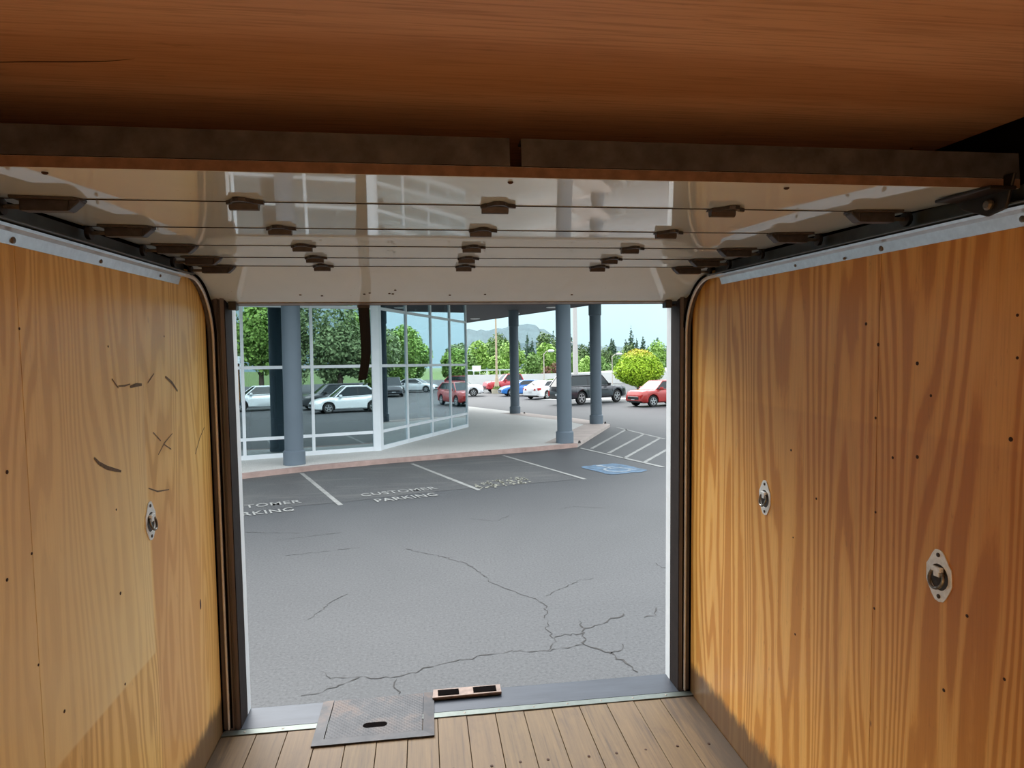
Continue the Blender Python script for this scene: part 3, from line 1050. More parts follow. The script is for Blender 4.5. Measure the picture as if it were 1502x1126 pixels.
for k in (0, 1):
    ox, oy = -d_[0] * k, -d_[1] * k
    stencil('CUSTOMER', -.70 + ox, 10.98 + oy, math.radians(17.5), .305, 1.5)
    stencil('PARKING', -.52 + ox, 10.28 + oy, math.radians(19), .30, 1.55)
# worn, unreadable stencil in the third stall: loose flecks of paint
m = MB()
for _ in range(230):
    u_, v_ = rnd.uniform(0, 1), rnd.uniform(0, 1)
    if rnd.random() < .25 + .5 * abs(math.sin(u_ * 19)):
        continue
    x, y = .98 + u_ * 1.25 + v_ * -.05, 10.98 + u_ * .55 + v_ * .85
    r = rnd.uniform(.025, .06)
    a = rnd.uniform(0, 3)
    m.add([(x + r * math.cos(a + t) * rnd.uniform(.6, 1.2), y + 1.5 * r * math.sin(a + t), Z3) for t in (0, 1.4, 3.1, 4.6)], [(0, 1, 2, 3)])
o = m.build('worn_stencil_flecks', plain('yellowed_road_paint', (.24, .24, .20), .7, var=.25), gd, weld=False)
o['kind'] = 'stuff'
# accessible parking symbol: blue square and white wheelchair figure
rot = math.radians(17)
cr_, sr_ = math.cos(rot), math.sin(rot)
def sy(u, v, z):
    return (4.62 + u * cr_ - v * sr_, 13.05 + u * sr_ + v * cr_, z)
bl = []
for i in range(40):
    t = 2 * math.pi * i / 40
    c, s_ = math.cos(t), math.sin(t)
    k = (abs(c) ** 6 + abs(s_) ** 6) ** (-1 / 6)
    bl.append(sy(.62 * k * c * rnd.uniform(.93, 1.03), .78 * k * s_ * rnd.uniform(.93, 1.03), Z2))
MB().add(bl, [tuple(range(40))]).build('blue_symbol_field', M_PAINTB, gd, weld=False)
fig = MB()
fig.add([sy(-.06 + .09 * math.cos(t), .58 + .11 * math.sin(t), Z3) for t in [2 * math.pi * i / 12 for i in range(12)]], [tuple(range(12))])
for pts, wd in (([(-.06, .45), (-.04, .05), (.22, .05), (.34, -.38), (.44, -.36)], .085), ([(-.05, .26), (.2, .26)], .07)):
    fig.ribbon(pts, [wd] * len(pts), lambda x, y: sy(x, y, Z3))
arc = [(-.02 + .30 * math.cos(t), -.18 + .34 * math.sin(t)) for t in [math.radians(115 + 215 * i / 14) for i in range(15)]]
fig.ribbon(arc, [.075] * 15, lambda x, y: sy(x, y, Z3))
fig.build('wheelchair_symbol', plain('worn_pale_symbol_paint', (.22, .26, .29), .7, var=.3, scale=6), gd, weld=False)

CRACKS = [
 [(1.93, 3.55), (1.59, 3.28), (1.38, 3.21), (1.3, 2.83), (1.49, 2.6), (1.62, 2.2)],
 [(1.38, 3.21), (1.39, 3.41)],
 [(1.3, 2.83), (.93, 2.76), (.58, 2.82), (.22, 2.73), (-.13, 2.64), (-.36, 2.51), (-.46, 2.45), (-.79, 2.53), (-.99, 2.35), (-1.24, 2.27)],
 [(-.46, 2.45), (-.48, 2.32), (-.44, 2.16)], [(-.79, 2.53), (-1.04, 2.55), (-1.17, 2.73)],
 [(1.03, 2.95), (1.02, 3.31), (1.13, 3.96), (.92, 4.33), (.62, 4.76), (.49, 5.31), (.25, 5.82), (-.49, 6.55)],
 [(1.05, 3.08), (1.35, 3.1)], [(1.03, 2.95), (.93, 2.76)], [(1.49, 2.6), (1.63, 2.67), (1.66, 2.78)],
 [(-3.14, 8.08), (-2.26, 7.86)], [(-2.55, 7.46), (-1.55, 7.76)], [(-2.23, 6.54), (-1.18, 6.77)], [(-1.45, 3.99), (-1.27, 4.49), (-1.13, 4.71)],
 [(1.18, 4.23), (1.67, 4.67), (1.89, 4.74)], [(2.32, 3.65), (2.21, 3.41), (2.09, 3.39)], [(2.86, 5.2), (2.88, 4.98), (2.98, 5.02)],
 [(.6, 8.3), (1.0, 8.0), (1.3, 8.4)], [(3.2, 8.6), (2.6, 8.9), (2.3, 8.7)]]
WID = [.022, .02, .015, .011, .009, .012, .012, .014, .018, .014, .014, .016, .011, .011, .013, .015, .014, .014]
for c, wd in zip(CRACKS, WID):
    pts = []
    for a, b in zip(c[:-1], c[1:]):
        n = max(2, int(math.dist(a, b) / .05))
        for i in range(n):
            t = i / n
            j = .014 + .012 * (wd > .01)
            pts.append((a[0] + (b[0] - a[0]) * t + rnd.uniform(-j, j), a[1] + (b[1] - a[1]) * t + rnd.uniform(-j, j)))
    pts.append(c[-1])
    MB().ribbon(pts, [wd * rnd.choice((.15, .4, .6, .9, 1.1)) for _ in pts], lambda x, y: (x, y, Z1)).build('crack', M_CRACK, gd, weld=False)

# ------------------------------------------------------------------ sidewalk
side = [(-14, 10.45), (-4.62, 13.72), (-2.96, 14.75), (-1.36, 15.4), (.16, 15.93), (1.38, 16.35), (3.35, 17.0), (4.75, 17.6), (7.68, 23.95), (7.2, 27), (5.0, 32.6), (1.0, 43.5), (-6, 43.5), (-2, 26), (-2.5, 18.4), (-14, 14.6)]
sw = MB().poly_z(side, -.02, .115).build('sidewalk', M_CONC)
structure(sw, 'pale concrete walkway in front of the glass showroom')
edge = [(-14, 10.45), (-4.62, 13.72), (-2.96, 14.75), (-1.36, 15.4), (.16, 15.93), (1.38, 16.35), (3.35, 17.0), (4.75, 17.6)]
edge2 = [(4.75, 17.6), (7.68, 23.95), (7.2, 27), (5.0, 32.6)]
def curb(pts, w):
    m = MB()
    off = []
    k = len(pts)
    for i in range(k):
        a, b = Vector(pts[max(i - 1, 0)]), Vector(pts[min(i + 1, k - 1)])
        d = (b - a).normalized()
        n = Vector((-d.y, d.x))
        p = Vector(pts[i])
        off.append((p - n * .012, p + n * w))
    for (a0, a1), (b0_, b1) in zip(off[:-1], off[1:]):
        m.hexa([(*a0, -.01), (*b0_, -.01), (*b1, -.01), (*a1, -.01)], [(*a0, .119), (*b0_, .119), (*b1, .119), (*a1, .119)])
    return m.build('curb', M_CURB, sw)
curb(edge, .22)
o = curb(edge2, 1.1)
o.data.materials.clear()
o.data.materials.append(plain('buff_paving', (.42, .36, .33), .8, var=.12, scale=2))

# ------------------------------------------------------------------ canopy columns
M_COL = plain('slate_blue_column_paint', (.116, .149, .184), .55, var=.05, scale=1.2)
def column(x, y, label):
    t = thing('canopy_column', label, 'column', (x, y, .118), group='canopy columns')
    r = .245
    MB().lathe([(r, .0), (r, 5.5)], 32).build('shaft', M_COL, t, smooth=True)
    MB().lathe([(r + .045, 0), (r + .045, .36), (r + .02, .385), (r, .39)], 32).build('base', M_COL, t, smooth=True)
    MB().lathe([(r, 4.66), (r + .03, 4.68), (r + .03, 5.5)], 32).build('capital', M_COL, t, smooth=True)
    return t
column(-3.68, 15.16, 'slate grey column nearest the camera, in front of the left showroom panes')
column(4.42, 17.98, 'slate grey column in the middle, at the corner of the walkway by the hatched bay')
column(7.22, 24.42, 'dark slate column furthest right, in front of the large dark vehicle')
column(4.70, 31.75, 'thin looking dark column furthest away, beside the end of the glass wall')
for x, y in ((4.86, 17.75), (7.585, 24.3), (5.15, 31.4)):
    tag(MB().cyl((x, y, .118), (x, y, .20), .05, 10, .03).build('drain_cap', M_BLACKSTEEL), 'small dark drain cap at the foot of ' + {4.86: 'the middle column', 7.585: 'the furthest right column', 5.15: 'the furthest column'}[x], 'cap', 'drain caps at the columns')

# ------------------------------------------------------------------ glass showroom
A = Vector((-1.56, 17.63))
def dirv(a):
    return Vector((math.cos(math.radians(a)), math.sin(math.radians(a))))
bld = thing('showroom_building', 'glass fronted showroom with white window frames and a bent front', 'building', (A.x, A.y, .115))
M_FRAME = plain('white_window_frame', (.74, .78, .82), .35, var=.04, scale=2)
def glass_mat():
    g = NG('reflective_showroom_glass')
    g.t.nodes.remove(g.b)
    gl = g.n('BsdfGlossy')
    gl.inputs['Roughness'].default_value = 0.0
    gl.inputs['Color'].default_value = (.80, .95, 1.0, 1)
    tr = g.n('BsdfTransparent')
    tr.inputs['Color'].default_value = (.58, .68, .70, 1)
    fr = g.n('LayerWeight')
    fr.inputs['Blend'].default_value = .5
    mx = g.n('MixShader')
    g.l(g.rng(fr.outputs['Facing'], 0, 1, .33, .82, False), mx.inputs[0])
    g.l(tr.outputs[0], mx.inputs[1])
    g.l(gl.outputs[0], mx.inputs[2])
    bp = g.n('Bump')
    bp.inputs['Strength'].default_value = .02
    bp.inputs['Distance'].default_value = .02
    g.l(g.noise(g.coord(), .9, 1), bp.inputs['Height'])
    g.l(bp.outputs[0], gl.inputs['Normal'])
    g.l(mx.outputs[0], g.out.inputs['Surface'])
    return g.m
M_GLASS = glass_mat()
ZT = 5.5
LEV = [.13, .58, 2.64, 4.43, ZT]          # transom heights above the walkway
def facade(o2, ang, us, thick):
    d = dirv(ang)
    n = Vector((d.y, -d.x))
    def P(u_, w_, z):
        q = o2 + d * u_ + n * w_
        return (q.x, q.y, z)
    def bar(u0, u1, w0, w1, z0, z1, name):
        MB().hexa([P(u0, w0, z0), P(u1, w0, z0), P(u1, w1, z0), P(u0, w1, z0)], [P(u0, w0, z1), P(u1, w0, z1), P(u1, w1, z1), P(u0, w1, z1)]).build(name, M_FRAME, bld)
    for u_ in us:
        bar(u_ - thick / 2, u_ + thick / 2, -.07, .05, 0, ZT, 'mullion')
    for a, b in zip(us[:-1], us[1:]):
        lo, hi = a + thick / 2, b - thick / 2
        bar(lo, hi, -.07, .04, 0, LEV[0], 'sill_rail')
        for z in LEV[1:4]:
            bar(lo, hi, -.06, .035, z - .045, z + .045, 'transom')
        zz = [LEV[0]] + [v for z in LEV[1:4] for v in (z - .045, z + .045)] + [ZT]
        for k in range(0, 8, 2):
            MB().hexa([P(lo, -.008, zz[k]), P(hi, -.008, zz[k]), P(hi, .008, zz[k]), P(lo, .008, zz[k])],
                      [P(lo, -.008, zz[k + 1]), P(hi, -.008, zz[k + 1]), P(hi, .008, zz[k + 1]), P(lo, .008, zz[k + 1])]).build('glass_pane', M_GLASS, bld)
O2 = Vector((0, 0))
facade(O2, 18.2, [-11.8, -9.8, -7.8, -5.85, -3.92, -2.0, -.16], .085)
facade(O2, 65.3, [.13, 1.98, 4.02, 5.86, 7.66], .075)
Bp = O2 + dirv(65.3) * 7.68
facade(Bp, 110, [.10, 2.1, 4.1, 6.1], .075)
d1, d2 = dirv(18.2), dirv(65.3)
cp = [O2 - d1 * .19 + Vector((d1.y, -d1.x)) * .06, O2 + Vector((.05, -.10)), O2 + d2 * .15 + Vector((d2.y, -d2.x)) * .06, O2 + d2 * .15 - Vector((d2.y, -d2.x)) * .08, O2 - d1 * .19 - Vector((d1.y, -d1.x)) * .08]
MB().poly_z([tuple(p) for p in cp], 0, ZT).build('corner_post', M_FRAME, bld)
# interior shell of the showroom
M_INW = plain('showroom_inner_wall', (.10, .105, .10), .8, var=.15, scale=.5)
ins = [O2 - d1 * 12.2, O2, Bp, Bp + dirv(110) * 6, Bp + dirv(110) * 6 + Vector((-9, -3)), O2 - d1 * 12.2 + Vector((-2.5, 8))]
ins = [(p.x - .0 + (-.12 if i in (1, 2, 3) else 0), p.y + .12) for i, p in enumerate(ins)]
MB().poly_z(ins, -.02, .02).build('inner_floor', plain('showroom_tile_floor', (.05, .052, .055), .35, var=.1), bld)
wl_ = MB()
for a, b in ((3, 4), (4, 5), (5, 0)):
    p, q = Vector(ins[a]), Vector(ins[b])
    dd = (q - p).normalized()
    nn = Vector((-dd.y, dd.x)) * .1
    wl_.hexa([(*p, 0), (*q, 0), (*(q - nn), 0), (*(p - nn), 0)], [(*p, ZT), (*q, ZT), (*(q - nn), ZT), (*(p - nn), ZT)])
wl_.build('inner_wall', M_INW, bld)

# canopy over the walkway and roof of the showroom
M_SOFFIT = plain('dark_soffit', (.035, .037, .042), .7, var=.08)
can = thing('entrance_canopy', 'dark flat canopy with round ceiling lights over the walkway', 'canopy', (0, 20, 5.62))
cpoly = [(-18.5, 7.6), (-3.05, 12.95), (5.55, 15.9), (9.75, 24.2), (7.94, 28.71), (2.83, 40.83), (.8, 46), (-12, 44), (-19.5, 24)]
MB().poly_z([(x, y - 20) for x, y in cpoly], .0, .05).build('soffit', M_SOFFIT, can)
m = MB()
for a, b in zip(cpoly, cpoly[1:] + cpoly[:1]):
    p, q = Vector((a[0], a[1] - 20)), Vector((b[0], b[1] - 20))
    dd = (q - p).normalized()
    nn = Vector((dd.y, -dd.x)) * .08
    m.hexa([(*p, -.03), (*q, -.03), (*(q + nn), -.03), (*(p + nn), -.03)], [(*p, .75), (*q, .75), (*(q + nn), .75), (*(p + nn), .75)])
m.build('fascia', plain('dark_fascia', (.06, .065, .075), .5), can)
MB().poly_z([(x, y - 20) for x, y in cpoly], .55, .6).build('roof_deck', M_SOFFIT, can)
M_LAMPLENS = plain('pale_lamp_lens', (.75, .77, .78), .3)
for x, y in ((3.1, 37.4), (5.0, 33.4), (6.4, 29.7), (1.6, 30), (4.9, 22), (-1, 15.3), (7.2, 25.6), (2.0, 16.8), (-5, 13.6)):
    lt = MB().lathe([(.30, .0), (.30, -.025), (.26, -.035), (.0001, -.035)], 20, (0, 0, 0)).build('ceiling_light', M_LAMPLENS, can)
    lt.location = (x, y - 20, .0)

# things inside the showroom
kk = thing('display_kiosk', 'black display kiosk with a glass case behind the left pane', 'kiosk', (-5.35, 19.0, .136), math.radians(18))
M_KB = plain('black_kiosk_laminate', (.012, .014, .016), .35)
MB().box(-.42, .42, -.3, .3, 0, .95).build('cabinet', M_KB, kk, bevel=.01)
MB().box(-.40, -.34, -.28, .28, .95, 2.35).build('side_post', M_KB, kk)
MB().box(.34, .40, -.28, .28, .95, 2.35).build('side_post', M_KB, kk)
MB().box(-.42, .42, -.3, .3, 2.35, 2.62).build('header', M_KB, kk, bevel=.01)
MB().box(-.34, .34, .0, .02, .95, 2.35).build('back_panel', plain('kiosk_panel', (.05, .075, .085), .2), kk)
for z in (1.35, 1.8):
    MB().box(-.34, .34, -.24, .24, z, z + .025).build('shelf', M_KB, kk)
def inner_desk(name, label, cat, x, y, rz, w, h, col):
    t = thing(name, label, cat, (x, y, .136), rz)
    mm = plain(name + '_surface', col, .4)
    MB().box(-w / 2, w / 2, -.35, .35, h - .04, h).build('desk_top', mm, t, bevel=.006)
    MB().box(-w / 2, -w / 2 + .04, -.33, .33, 0, h - .04).build('side_panel', mm, t)
    MB().box(w / 2 - .04, w / 2, -.33, .33, 0, h - .04).build('side_panel', mm, t)
    MB().box(-w / 2 + .04, w / 2 - .04, .28, .31, .1, h - .04).build('back_panel', mm, t)
inner_desk('reception_desk', 'dark desk seen through the bent glass wall', 'desk', -1.0, 21.6, math.radians(66), 1.5, .78, (.02, .022, .026))
inner_desk('side_table', 'low brown table behind the left pane', 'table', -6.1, 18.0, math.radians(18), .9, .72, (.05, .03, .03))
bn = thing('blue_banner', 'tall blue banner standing just inside the last glass panes', 'banner', (.55, 24.35, .136), math.radians(65))
MB().box(-.32, .32, -.015, .015, .06, 2.1).build('banner_cloth', plain('banner_blue', (.02, .15, .42), .6, var=.3, scale=3), bn)
MB().lathe([(.24, 0), (.22, .05), (.04, .06)], 16).build('banner_foot', M_KB, bn)
b2 = thing('blue_water_drum', 'short blue stand beside the banner inside the glass', 'stand', (-.55, 23.2, .136), 0)
MB().lathe([(.26, 0), (.26, .5), (.20, .55), (.20, 1.05), (.14, 1.12), (.05, 1.15)], 18).build('stand_body', plain('stand_blue', (.03, .17, .40), .4, var=.3), b2, smooth=True)

# ------------------------------------------------------------------ cars
M_TYRE = plain('tyre_rubber', (.012, .012, .012), .85, var=.2)
M_RIM = plain('alloy_rim', (.55, .56, .57), .3, .7, var=.08)
M_CGLASS = plain('car_window_glass', (.018, .026, .030), .06, 0, .4, var=.05)
M_TRIM = plain('black_car_trim', (.014, .014, .015), .5, var=.2)
M_REDL = plain('red_tail_lens', (.45, .02, .02), .2)
M_HEADL = plain('clear_head_lens', (.70, .73, .76), .12, .2)
M_PLATE = plain('number_plate', (.62, .64, .66), .5)
def paint(name, col, metal=.1):
    g = NG(name)
    g.color(col)
    g.set(Roughness=.28, Metallic=metal)
    g.b.inputs['Coat Weight'].default_value = .7
    g.b.inputs['Coat Roughness'].default_value = .05
    return g.m

def interp(pts, x):
    if x <= pts[0][0]:
        return pts[0][1]
    for (a, za), (b, zb) in zip(pts[:-1], pts[1:]):
        if x <= b:
            t = (x - a) / max(b - a, 1e-6)
            return za + (zb - za) * t
    return pts[-1][1]

def make_car(name, label, cat, loc, rz, L, W, H, wb, r, belt, hood, cabin, colour, sill=.24, flare=0.0, tail='sedan', group=None, metal=.1):
    """belt: (x, z) line of hood, waist and boot; cabin: x of screen foot, roof front, roof rear, rear-screen foot"""
    t = thing(name, label, cat, loc, rz, group)
    mp = paint(name + '_paint', colour, metal)
    fo = L / 2 - (L - wb) * .47          # front axle x
    ra = fo - wb
    R = r + .055
    xs_ = set(np.linspace(-L / 2, L / 2, 29).round(3).tolist())
    for c in (fo, ra):
        xs_ |= {round(c + R * k, 3) for k in (-1.001, -.999, -.92, -.75, -.5, -.25, 0, .25, .5, .75, .92, .999, 1.001)}
    xs_ |= {round(-L / 2 + .05, 3), round(L / 2 - .05, 3), round(-L / 2 + .15, 3), round(L / 2 - .15, 3)}
    X = sorted(xs_)
    rings = []
    for x in X:
        e_ = min(1.0, (L / 2 - abs(x)) / .55)
        rnd_ = 1 - (1 - e_) ** 2.2
        hw = W / 2 * (.80 + .20 * rnd_)
        zh = interp(belt, x)
        end = max(0.0, 1 - (L / 2 - abs(x)) / .12)
        zl = sill + .05 * (1 - rnd_)
        for c in (fo, ra):
            dx = abs(x - c)
            if dx < R:
                zl = max(zl, r + math.sqrt(max(R * R - dx * dx, 0)))
        zl = min(zl, zh - .06)
        zh2 = zh - .10 * end
        zl2 = zl + .06 * end
        hh = zh2 - zl2
        fl = flare if any(abs(x - c) < R + .12 for c in (fo, ra)) else 0
        ring = [(hw * .93, zl2), (hw + fl, zl2 + .10 * hh), (hw + fl, zl2 + .42 * hh), (hw * .985, zl2 + .66 * hh), (hw * .95, zl2 + .88 * hh), (hw * .86, zh2 - .0), (hw * .45, zh2 + .025), (0, zh2 + .03)]
        rings.append([(x, y, z) for y, z in ring] + [(x, -y, z) for y, z in reversed(ring[:-1])])
    n = len(rings[0])
    m = MB()
    vs = [p for q in rings for p in q]
    fs = []
    for i in range(len(rings) - 1):
        for j in range(n - 1):
            fs.append((i * n + j, (i + 1) * n + j, (i + 1) * n + j + 1, i * n + j + 1))
    fs.append(tuple(range(n)))
    fs.append(tuple((len(rings) - 1) * n + j for j in range(n - 1, -1, -1)))
    m.add(vs, fs)
    # cabin: roof and pillars in body colour
    xf, xrf, xrr, xb = cabin
    zb0, zb1 = interp(belt, xf), interp(belt, xb)
    wB, wR = W / 2 * .86, W / 2 * .66
    def C(x, y, z):
        return (x, y, z)
    for s in (-1, 1):
        f0, f1 = Vector((xf, s * wB, zb0 - .02)), Vector((xrf, s * wR, H - .045))
        r1_, r0_ = Vector((xrr, s * wR, H - .05)), Vector((xb, s * wB, zb1 - .02))
        m.tube([f0, f1, f1 + (r1_ - f1) * .5 + Vector((0, s * .02, .012)), r1_, r0_], [.035, .045, .045, .055, .075], 6)
        m.tube([(xf - .0, s * (wB + .01), zb0), ((xf + xb) / 2, s * (wB + .02), (zb0 + zb1) / 2), (xb, s * (wB + .01), zb1)], .03, 6)
    nx, ny = 7, 6
    vs, fs = [], []
    for i in range(nx + 1):
        u_ = i / nx
        x = xrf + (xrr - xrf) * u_
        for j in range(ny + 1):
            v_ = j / ny * 2 - 1
            z = H - .05 + .05 * (1 - v_ * v_) - .02 * (2 * u_ - 1) ** 2
            vs.append((x, v_ * (wR + .03), z))
    for i in range(nx):
        for j in range(ny):
            fs.append((i * (ny + 1) + j, (i + 1) * (ny + 1) + j, (i + 1) * (ny + 1) + j + 1, i * (ny + 1) + j + 1))
    m.add(vs, fs)
    m.build('body', mp, t, smooth=True)
    # glass
    def screen(x0, z0, w0, x1, z1, w1, bulge, nm):
        q = MB()
        k = 8
        vs = []
        for i in range(k + 1):
            v_ = i / k * 2 - 1
            bz = bulge * (1 - v_ * v_)
            vs += [(x0 + bz, v_ * w0, z0), (x1 + bz * .5, v_ * w1, z1)]
        q.add(vs, [(2 * i, 2 * i + 2, 2 * i + 3, 2 * i + 1) for i in range(k)])
        q.build(nm, M_CGLASS, t, smooth=True)
    screen(xf + .02, zb0 - .01, wB, xrf + .01, H - .03, wR, .08, 'windscreen')
    screen(xb - .02, zb1 - .01, wB, xrr - .01, H - .04, wR, -.06, 'rear_window')
    for s in (-1, 1):
        xm = (xrf + xrr) / 2 - .05
        zbm = interp(belt, xm)
        for (a0, a1, b0_, b1) in (((xf - .05, zb0), (xm + .03, zbm), (xm + .03, H - .05), (xrf - .02, H - .05)), ((xm - .03, zbm), (xb + .08, zb1), (xrr + .03, H - .055), (xm - .03, H - .05))):
            def Y(z):
                k = (z - zb0) / (H - zb0)
                return s * (wB + (wR - wB) * max(0, k) + .006)
            pts = [a0, a1, b0_, b1]
            MB().add([(x, Y(z), z) for x, z in pts], [(0, 1, 2, 3)]).build('side_window', M_CGLASS, t, weld=False)
        MB().hexa([(xm - .035, s * (wB + .003), zbm), (xm + .035, s * (wB + .003), zbm), (xm + .035, s * (wB + .016), zbm), (xm - .035, s * (wB + .016), zbm)],
                  [(xm - .035, s * (wR + .003), H - .05), (xm + .035, s * (wR + .003), H - .05), (xm + .035, s * (wR + .016), H - .05), (xm - .035, s * (wR + .016), H - .05)]).build('door_pillar', M_TRIM, t)
        # mirror
        mm = MB().box(xf - .42, xf - .26, *sorted((s * (W / 2 - .04), s * (W / 2 + .16))), zb0 + .02, zb0 + .17)
        mm.build('wing_mirror', mp if colour[0] + colour[1] > .1 else M_TRIM, t, bevel=.03, seg=2)
    # underside and wheels
    MB().box(-L / 2 + .25, L / 2 - .25, -W / 2 * .78, W / 2 * .78, sill - .03, sill + .28).build('underbody', M_TRIM, t)
    for c in (fo, ra):
        for s in (-1, 1):
            yy = s * (W / 2 - .115)
            wh = MB().lathe([(r * .62, -.10), (r * .9, -.105), (r * .985, -.08), (r, -.04), (r, .04), (r * .985, .08), (r * .9, .105), (r * .62, .10)], 28, (0, 0, 0), 'Y').build('wheel', M_TYRE, t, smooth=True)
            wh.location = (c, yy, r)
            rm = MB().lathe([(r * .66, s * .085), (r * .66, s * .108), (r * .60, s * .108), (r * .56, s * .06), (.0001, s * .055)], 28, (0, 0, 0), 'Y')
            for k in range(5):
                a = 2 * math.pi * k / 5 + .3
                ca, sa = math.cos(a), math.sin(a)
                w_ = .032
                pts = []
                for rad, ww in ((.03, .05), (r * .60, w_)):
                    pts.append((rad * ca - ww * sa, rad * sa + ww * ca))
                    pts.append((rad * ca + ww * sa, rad * sa - ww * ca))
                quad = [pts[0], pts[1], pts[3], pts[2]]
                rm.prism(quad, lambda a_, b_: (a_, s * .066, b_), lambda a_, b_: (a_, s * .102, b_))
            rm.build('rim', M_RIM, wh)
    # lamps, grille, bumpers, plates
    zf = interp(belt, L / 2)
    zr = interp(belt, -L / 2)
    for s in (-1, 1):
        y0_, y1_ = sorted((s * W * .26, s * W * .415))
        MB().hexa([(L / 2 - .03, y0_, zf - .20), (L / 2 - .22, y1_, zf - .20), (L / 2 - .40, y1_, zf - .18), (L / 2 - .3, y0_, zf - .18)] if s > 0 else
                  [(L / 2 - .22, y0_, zf - .20), (L / 2 - .03, y1_, zf - .20), (L / 2 - .3, y1_, zf - .18), (L / 2 - .40, y0_, zf - .18)],
                  [(L / 2 - .07, y0_, zf - .07), (L / 2 - .28, y1_, zf - .04), (L / 2 - .46, y1_, zf - .02), (L / 2 - .3, y0_, zf - .05)] if s > 0 else
                  [(L / 2 - .28, y0_, zf - .04), (L / 2 - .07, y1_, zf - .07), (L / 2 - .3, y1_, zf - .05), (L / 2 - .46, y0_, zf - .02)]).build('headlamp', M_HEADL, t, bevel=.015, seg=1)
        if tail == 'tall':
            MB().box(-L / 2 - .008, -L / 2 + .20, *sorted((s * W * .345, s * W * .425)), zr - .42, zr - .06).build('tail_lamp', M_REDL, t, bevel=.015, seg=1)
        else:
            MB().hexa([(-L / 2 - .03, s * W * .20, zr - .22), (-L / 2 + .03, s * W * .43, zr - .22), (-L / 2 + .30, s * W * .475, zr - .20), (-L / 2 + .2, s * W * .20, zr - .20)],
                      [(-L / 2 - .02, s * W * .22, zr - .08), (-L / 2 + .04, s * W * .425, zr - .02), (-L / 2 + .34, s * W * .47, zr - .02), (-L / 2 + .2, s * W * .22, zr - .08)]).build('tail_lamp', M_REDL, t, bevel=.01, seg=1)
    MB().box(L / 2 - .14, L / 2 + .024, -W * .29, W * .29, zf - .25, zf - .07).build('grille', M_TRIM, t, bevel=.02, seg=1)
    MB().box(L / 2 - .14, L / 2 - .012, -W * .34, W * .34, sill + .03, sill + .16).build('lower_grille', M_TRIM, t, bevel=.02, seg=1)
    MB().box(L / 2 - .01, L / 2 + .018, -.16, .16, sill + .17, sill + .28).build('front_plate', M_PLATE, t)
    MB().box(-L / 2 - .018, -L / 2 + .02, -.16, .16, zr - .40, zr - .27).build('rear_plate', M_PLATE, t)
    MB().box(-L / 2 - .006, -L / 2 + .14, -W * .36, W * .36, sill + .0, sill + .12).build('rear_bumper_trim', M_TRIM, t, bevel=.02, seg=1)
    return t

def sedan(name, label, loc, rz, colour, L=4.7, H=1.45, **k):
    return make_car(name, label, 'car', loc, rz, L, 1.80, H, 2.72, .325,
                    [(-L / 2, .93), (-L / 2 + .25, 1.03), (-1.35, 1.02), (-.9, .97), (.85, .94), (1.0, .95), (1.7, .86), (L / 2 - .2, .74), (L / 2, .64)], None,
                    (1.05, .28, -1.0, -1.72), colour, .22, **k)
def suv(name, label, loc, rz, colour, L=4.45, H=1.62, W=1.84, **k):
    return make_car(name, label, 'car', loc, rz, L, W, H, L * .59, .355,
                    [(-L / 2, .95), (-L / 2 + .12, 1.12), (-1.0, 1.08), (.85, 1.02), (1.05, 1.05), (L / 2 - .45, 1.0), (L / 2 - .12, .92), (L / 2, .72)], None,
                    (1.12, .42, -L / 2 + .62, -L / 2 + .16), colour, .27, tail='tall', **k)
sedan('white_sedan', 'white sedan seen from behind with red tail lamps, past the furthest column', (9.85, 49.0, 0), math.radians(42), (.78, .80, .82))
make_car('dark_suv', 'large dark grey sport utility vehicle with flared arches behind the right column', 'car', (11.15, 41.1, 0), math.radians(33), 6.1, 2.0, 1.98, 3.6, .45,
         [(-3.05, 1.02), (-2.9, 1.24), (-1.0, 1.22), (1.0, 1.18), (1.25, 1.22), (2.6, 1.18), (2.93, 1.08), (3.05, .8)], None, (1.3, .62, -2.35, -2.87), (.022, .026, .033), .42, .045, 'tall', metal=.25)
suv('red_crossover', 'red crossover with a white front plate under the round yellow green tree', (14.75, 36.75, 0), math.radians(200), (.36, .020, .015), H=1.60)
suv('white_crossover', 'white crossover parked beside the end of the glass wall', (2.95, 55.9, 0), math.radians(-7), (.80, .82, .84), L=4.6, H=1.68)
make_car('red_pickup', 'red pickup truck half hidden behind the white crossover', 'car', (8.55, 62.6, 0), math.radians(192), 5.5, 1.95, 1.85, 3.3, .38,
         [(-2.75, 1.05), (-2.65, 1.15), (-.7, 1.15), (1.0, 1.12), (1.2, 1.15), (2.4, 1.1), (2.62, 1.0), (2.75, .75)], None, (1.1, .45, -.9, -1.15), (.42, .015, .03), .36, .02, 'tall')
sedan('blue_coupe', 'bright blue car with a low nose behind the furthest column', (8.75, 54.4, 0), math.radians(186), (.02, .16, .50), L=4.5, H=1.38)
# cars that only show as reflections in the glass
sedan('pale_hatchback', 'white car parked right of the truck, mirrored in the left showroom panes', (8.2, -1.0, 0), math.radians(196), (.80, .84, .86), L=4.6, H=1.62)
suv('pale_estate', 'white estate car mirrored at the far left of the showroom glass', (5.6, -7.7, 0), math.radians(194), (.78, .82, .84))
suv('charcoal_crossover', 'charcoal crossover behind the white car mirrored in the glass', (9.3, -4.9, 0), math.radians(192), (.04, .045, .05), H=1.66)
suv('grey_crossover', 'dark grey crossover mirrored in the first bent glass pane', (31.0, 43.6, 0), math.radians(215), (.05, .055, .065), L=4.8, H=1.8)
sedan('silver_sedan', 'silver car mirrored in the second bent glass pane', (36.2, 50.8, 0), math.radians(150), (.66, .68, .70))
suv('maroon_crossover', 'maroon crossover mirrored in the last bent glass panes', (35.2, 57.0, 0), math.radians(160), (.34, .05, .06))

